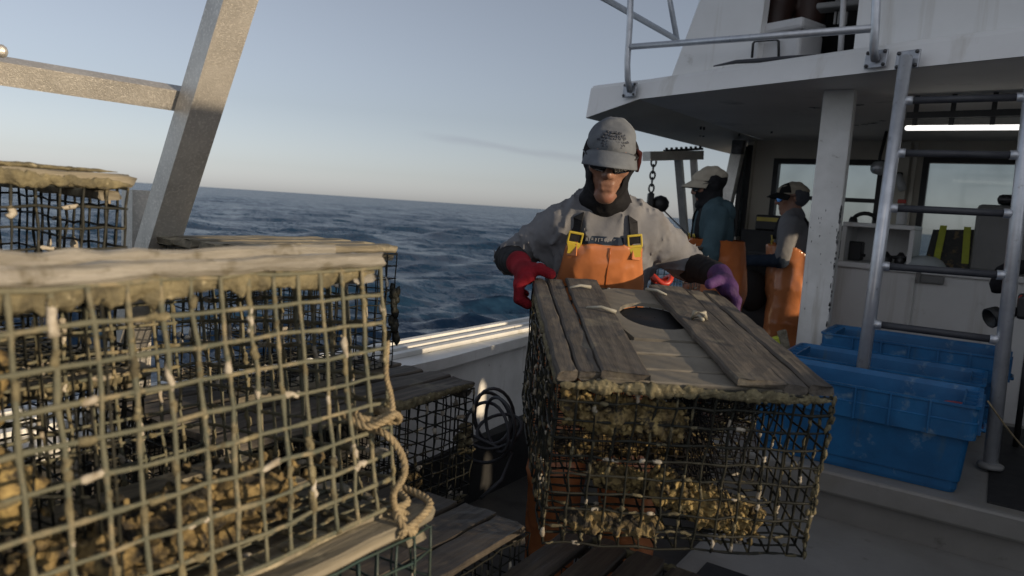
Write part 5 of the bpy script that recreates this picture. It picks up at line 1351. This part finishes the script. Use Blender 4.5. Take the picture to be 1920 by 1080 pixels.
# maroon lining by the ear, embroidered cap front, chest print
mb = MB(); mb.tube([hat1((.076, -.03, .035)), hat1((.085, -.004, .02)), hat1((.086, .004, -.01)), hat1((.088, .0, -.04))], [.004, .010, .011, .005], 10); mb.build('ear_flap', M['maroon'], root1)
em = MB(); rs = np.random.RandomState(2)
def on_cap(u, v):
    c = np.array((0, .012, .04)); r = np.array((.0795, .1185, .0735)); d = np.array((u, -math.sqrt(max(0, 1 - u * u - v * v)), v)); return c + r * d
for row, (v, n, w) in enumerate([(.66, 4, .30), (.56, 5, .42), (.46, 6, .5), (.34, 7, .62), (.24, 5, .46), (.15, 5, .4)]):
    for i in range(n):
        u0 = -w + 2 * w * i / n + rs.uniform(0, .03); u1 = u0 + 2 * w / n * rs.uniform(.5, .92)
        pts = [hat1(on_cap(u0 + (u1 - u0) * t, v + .035 * math.sin(t * 9 + i + row))) for t in np.linspace(0, 1, 6)]
        em.tube(pts, .0026 if row < 3 else .0018, 5)
em.build('embroidery', M['thread'], cap1)
bandp = [drape1(x, 1.333 + .006 * (x - .28), 1, .002) for x in np.linspace(.195, .345, 9)]
ribbon1(bandp, .026, 'chest_print', M['navy_cloth'], shirt1, .0012)
lt = MB()
for i in range(12):
    x = .205 + i * .0098; p_ = drape1(x, 1.334, 1, .0042) - base1
    if i % 3 == 0: lt.box(p_, (.002, .0015, .011)); lt.box(p_ + np.array((.003, 0, .0045)), (.004, .0015, .002))
    elif i % 3 == 1: lt.box(p_, (.006, .0015, .002)); lt.box(p_ + np.array((0, 0, .0045)), (.006, .0015, .002))
    else: lt.box(p_, (.002, .0015, .011)); lt.box(p_ + np.array((.004, 0, 0)), (.002, .0015, .011))
lt.build('chest_lettering', M['pale_print'], shirt1)
sm = MB(); sm.tube([np.array(drape1(.30 + .002 * math.sin(z * 40), z, 1, .016)) - base1 for z in np.linspace(1.06, 1.312, 12)], .002, 5); sm.build('bib_seam', M['orange_dull'], ov1)

# ------------------------------------------------------------------ two crewmen by the wheelhouse
def crew(J, **kw): return make_person(dict(J=J, **kw))
def stand(head, armR, armL, lean=0.0, scale=1.0):
    J = dict(head=head, neck=(0, .01 - lean * .8, 1.455), chest=(0, .03 - lean * .5, 1.29), waist=(0, .04, 1.08), pelvis=(0, .05, .93), shR=(-.168, .02 - lean * .7, 1.40), shL=(.168, .02 - lean * .7, 1.40),
             hipR=(-.088, .05, .89), hipL=(.088, .05, .89), knR=(-.10, .02, .49), knL=(.10, .03, .49), anR=(-.11, .07, .09), anL=(.11, .07, .09), toeR=(-.13, -.09, .05), toeL=(.13, -.09, .05))
    for k, (el, wr, h_) in (('R', armR), ('L', armL)): J['el' + k] = el; J['wr' + k] = wr; J['hand' + k] = h_
    return J
def work_hand(w, side, d=(0, -1, -.25)):
    d = np.array(d) / np.linalg.norm(d); w = np.array(w); s = np.array((1.0, 0, 0)); up = np.cross(s, d)
    kn = w + d * .075 - s * .032
    return dict(f=fingers(kn, s * .021, d * .036 - up * .012 * -1, d * .018 + up * .022, -d * .004 + up * .02), t=[w + d * .02 + s * side * .022, w + d * .055 + s * side * .05, w + d * .09 + s * side * .042])
c2 = at(1326, 520, 4.72)
wR, wL = (-.10, -.36, 1.16), (.10, -.37, 1.15)
J2 = stand((0, -.045, 1.60), ((-.24, -.03, 1.16), wR, work_hand(wR, 1)), ((.24, -.05, 1.14), wL, work_hand(wL, -1)), .04)
man2 = crew(J2, head=(6, 16, 0), base=(0, 0), yaw=YAW + R_(-94), world=(c2.x, c2.y, .05), res=.016, hres=.006, cres=.012, gres=.006, hood=(.056, .03, .004), cap='cap_tan', cap_tilt=-4, lens='lens',
    label='crewman in tan cap, black face mask, teal hoodie and orange overalls, in profile', tee='hoodie', tee_name='hoodie', sleeve=1.85, fold=.012, under='hoodie', gloveR='navy_cloth', gloveL='navy_cloth', glovelabR='dark work glove', glovelabL='dark work glove',
    bib_z=1.20, bib_w=.12, overalls='orange_dull', back_z=1.19, backpanel=True, vee=.5, bag=.05)
r2, f2, b2_ = man2[:3]
def hoodback(P):
    n = np.array(J2['neck']); return smin(s_ell(P, n + (0, .085, -.035), (.135, .075, .085)), s_ell(P, n + (0, .02, .0), (.115, .10, .045)), .03) + cloth_noise(P, .006, 13, (22, 22, 22))
lo_, hi_ = bounds([J2['neck']], .2); sdf_obj('hood', hoodback, lo_, hi_, .01, M['hoodie'], r2, b2_)
c3 = at(1474, 520, 5.45)
wR, wL = (-.09, -.34, 1.08), (.12, -.33, 1.10)
J3 = stand((0, -.02, 1.60), ((-.25, -.02, 1.13), wR, work_hand(wR, 1)), ((.25, -.04, 1.13), wL, work_hand(wL, -1)), .03)
man3 = crew(J3, head=(14, 10, 0), base=(0, 0), yaw=YAW + R_(-112), world=(c3.x, c3.y, .03), res=.016, hres=.006, cres=.012, gres=.006, cap='cap_tan', brim='cap_black', lens='lens_blue', cap_tilt=-4,
    label='crewman with blue mirrored glasses, grey tee and navy sleeves, beside the white pillar', tee='tee', tee_name='tee_shirt', sleeve=.95, fold=.011, under='navy_cloth', gloveR='navy_cloth', gloveL='navy_cloth', glovelabR='navy glove', glovelabL='navy glove',
    bib_z=1.24, bib_w=.12, overalls='orange', back_z=1.05, backpanel=True, vee=.75, bag=.045)
r3, f3, b3_ = man3[:3]
def capfront(P):
    Q = f3.headspace(P) @ rotm(0, -4); return np.maximum(np.maximum(s_ell(Q, (0, .012, .04), (.079, .1185, .0725)), .022 - Q[..., 2] + .05 * np.clip(Q[..., 1], -.1, .1)), Q[..., 1] + .02)
lo_, hi_ = bounds([J3['head']], .16); sdf_obj('cap_front_panel', capfront, lo_, hi_, .007, M['cap_black'], r3, b3_)
def hair(P):
    Q = f3.headspace(P); return np.maximum(s_ell(Q, (0, .028, .0), (.083, .098, .09)), -(Q[..., 1] - .005)) + .003 * vnoise(P, 70, 3)
sdf_obj('hair', hair, lo_, hi_, .007, M['thread'], r3, b3_)

# ------------------------------------------------------------------ someone standing up in the upper cabin
c4 = atF(1488, 60, 4.80)
wR, wL = (-.2, -.2, .95), (.2, -.2, .95)
J4 = stand((0, -.02, 1.60), ((-.24, .02, 1.13), wR, work_hand(wR, 1)), ((.24, .02, 1.13), wL, work_hand(wL, -1)))
man4 = crew(J4, head=(0, 8, 0), base=(0, 0), yaw=YAW, world=(c4.x, c4.y, 2.403), res=.03, hres=.012, cres=.024, gres=.009, cap='cap_black', lens='lens', label='person standing in the upper cabin, only brown trouser legs showing behind the cooler', tee='black_cloth', tee_name='shirt', sleeve=.95,
    under='black_cloth', gloveR='navy_cloth', gloveL='navy_cloth', glovelabR='dark glove', glovelabL='dark glove', bib_z=1.24, bib_w=.12, overalls='brown')
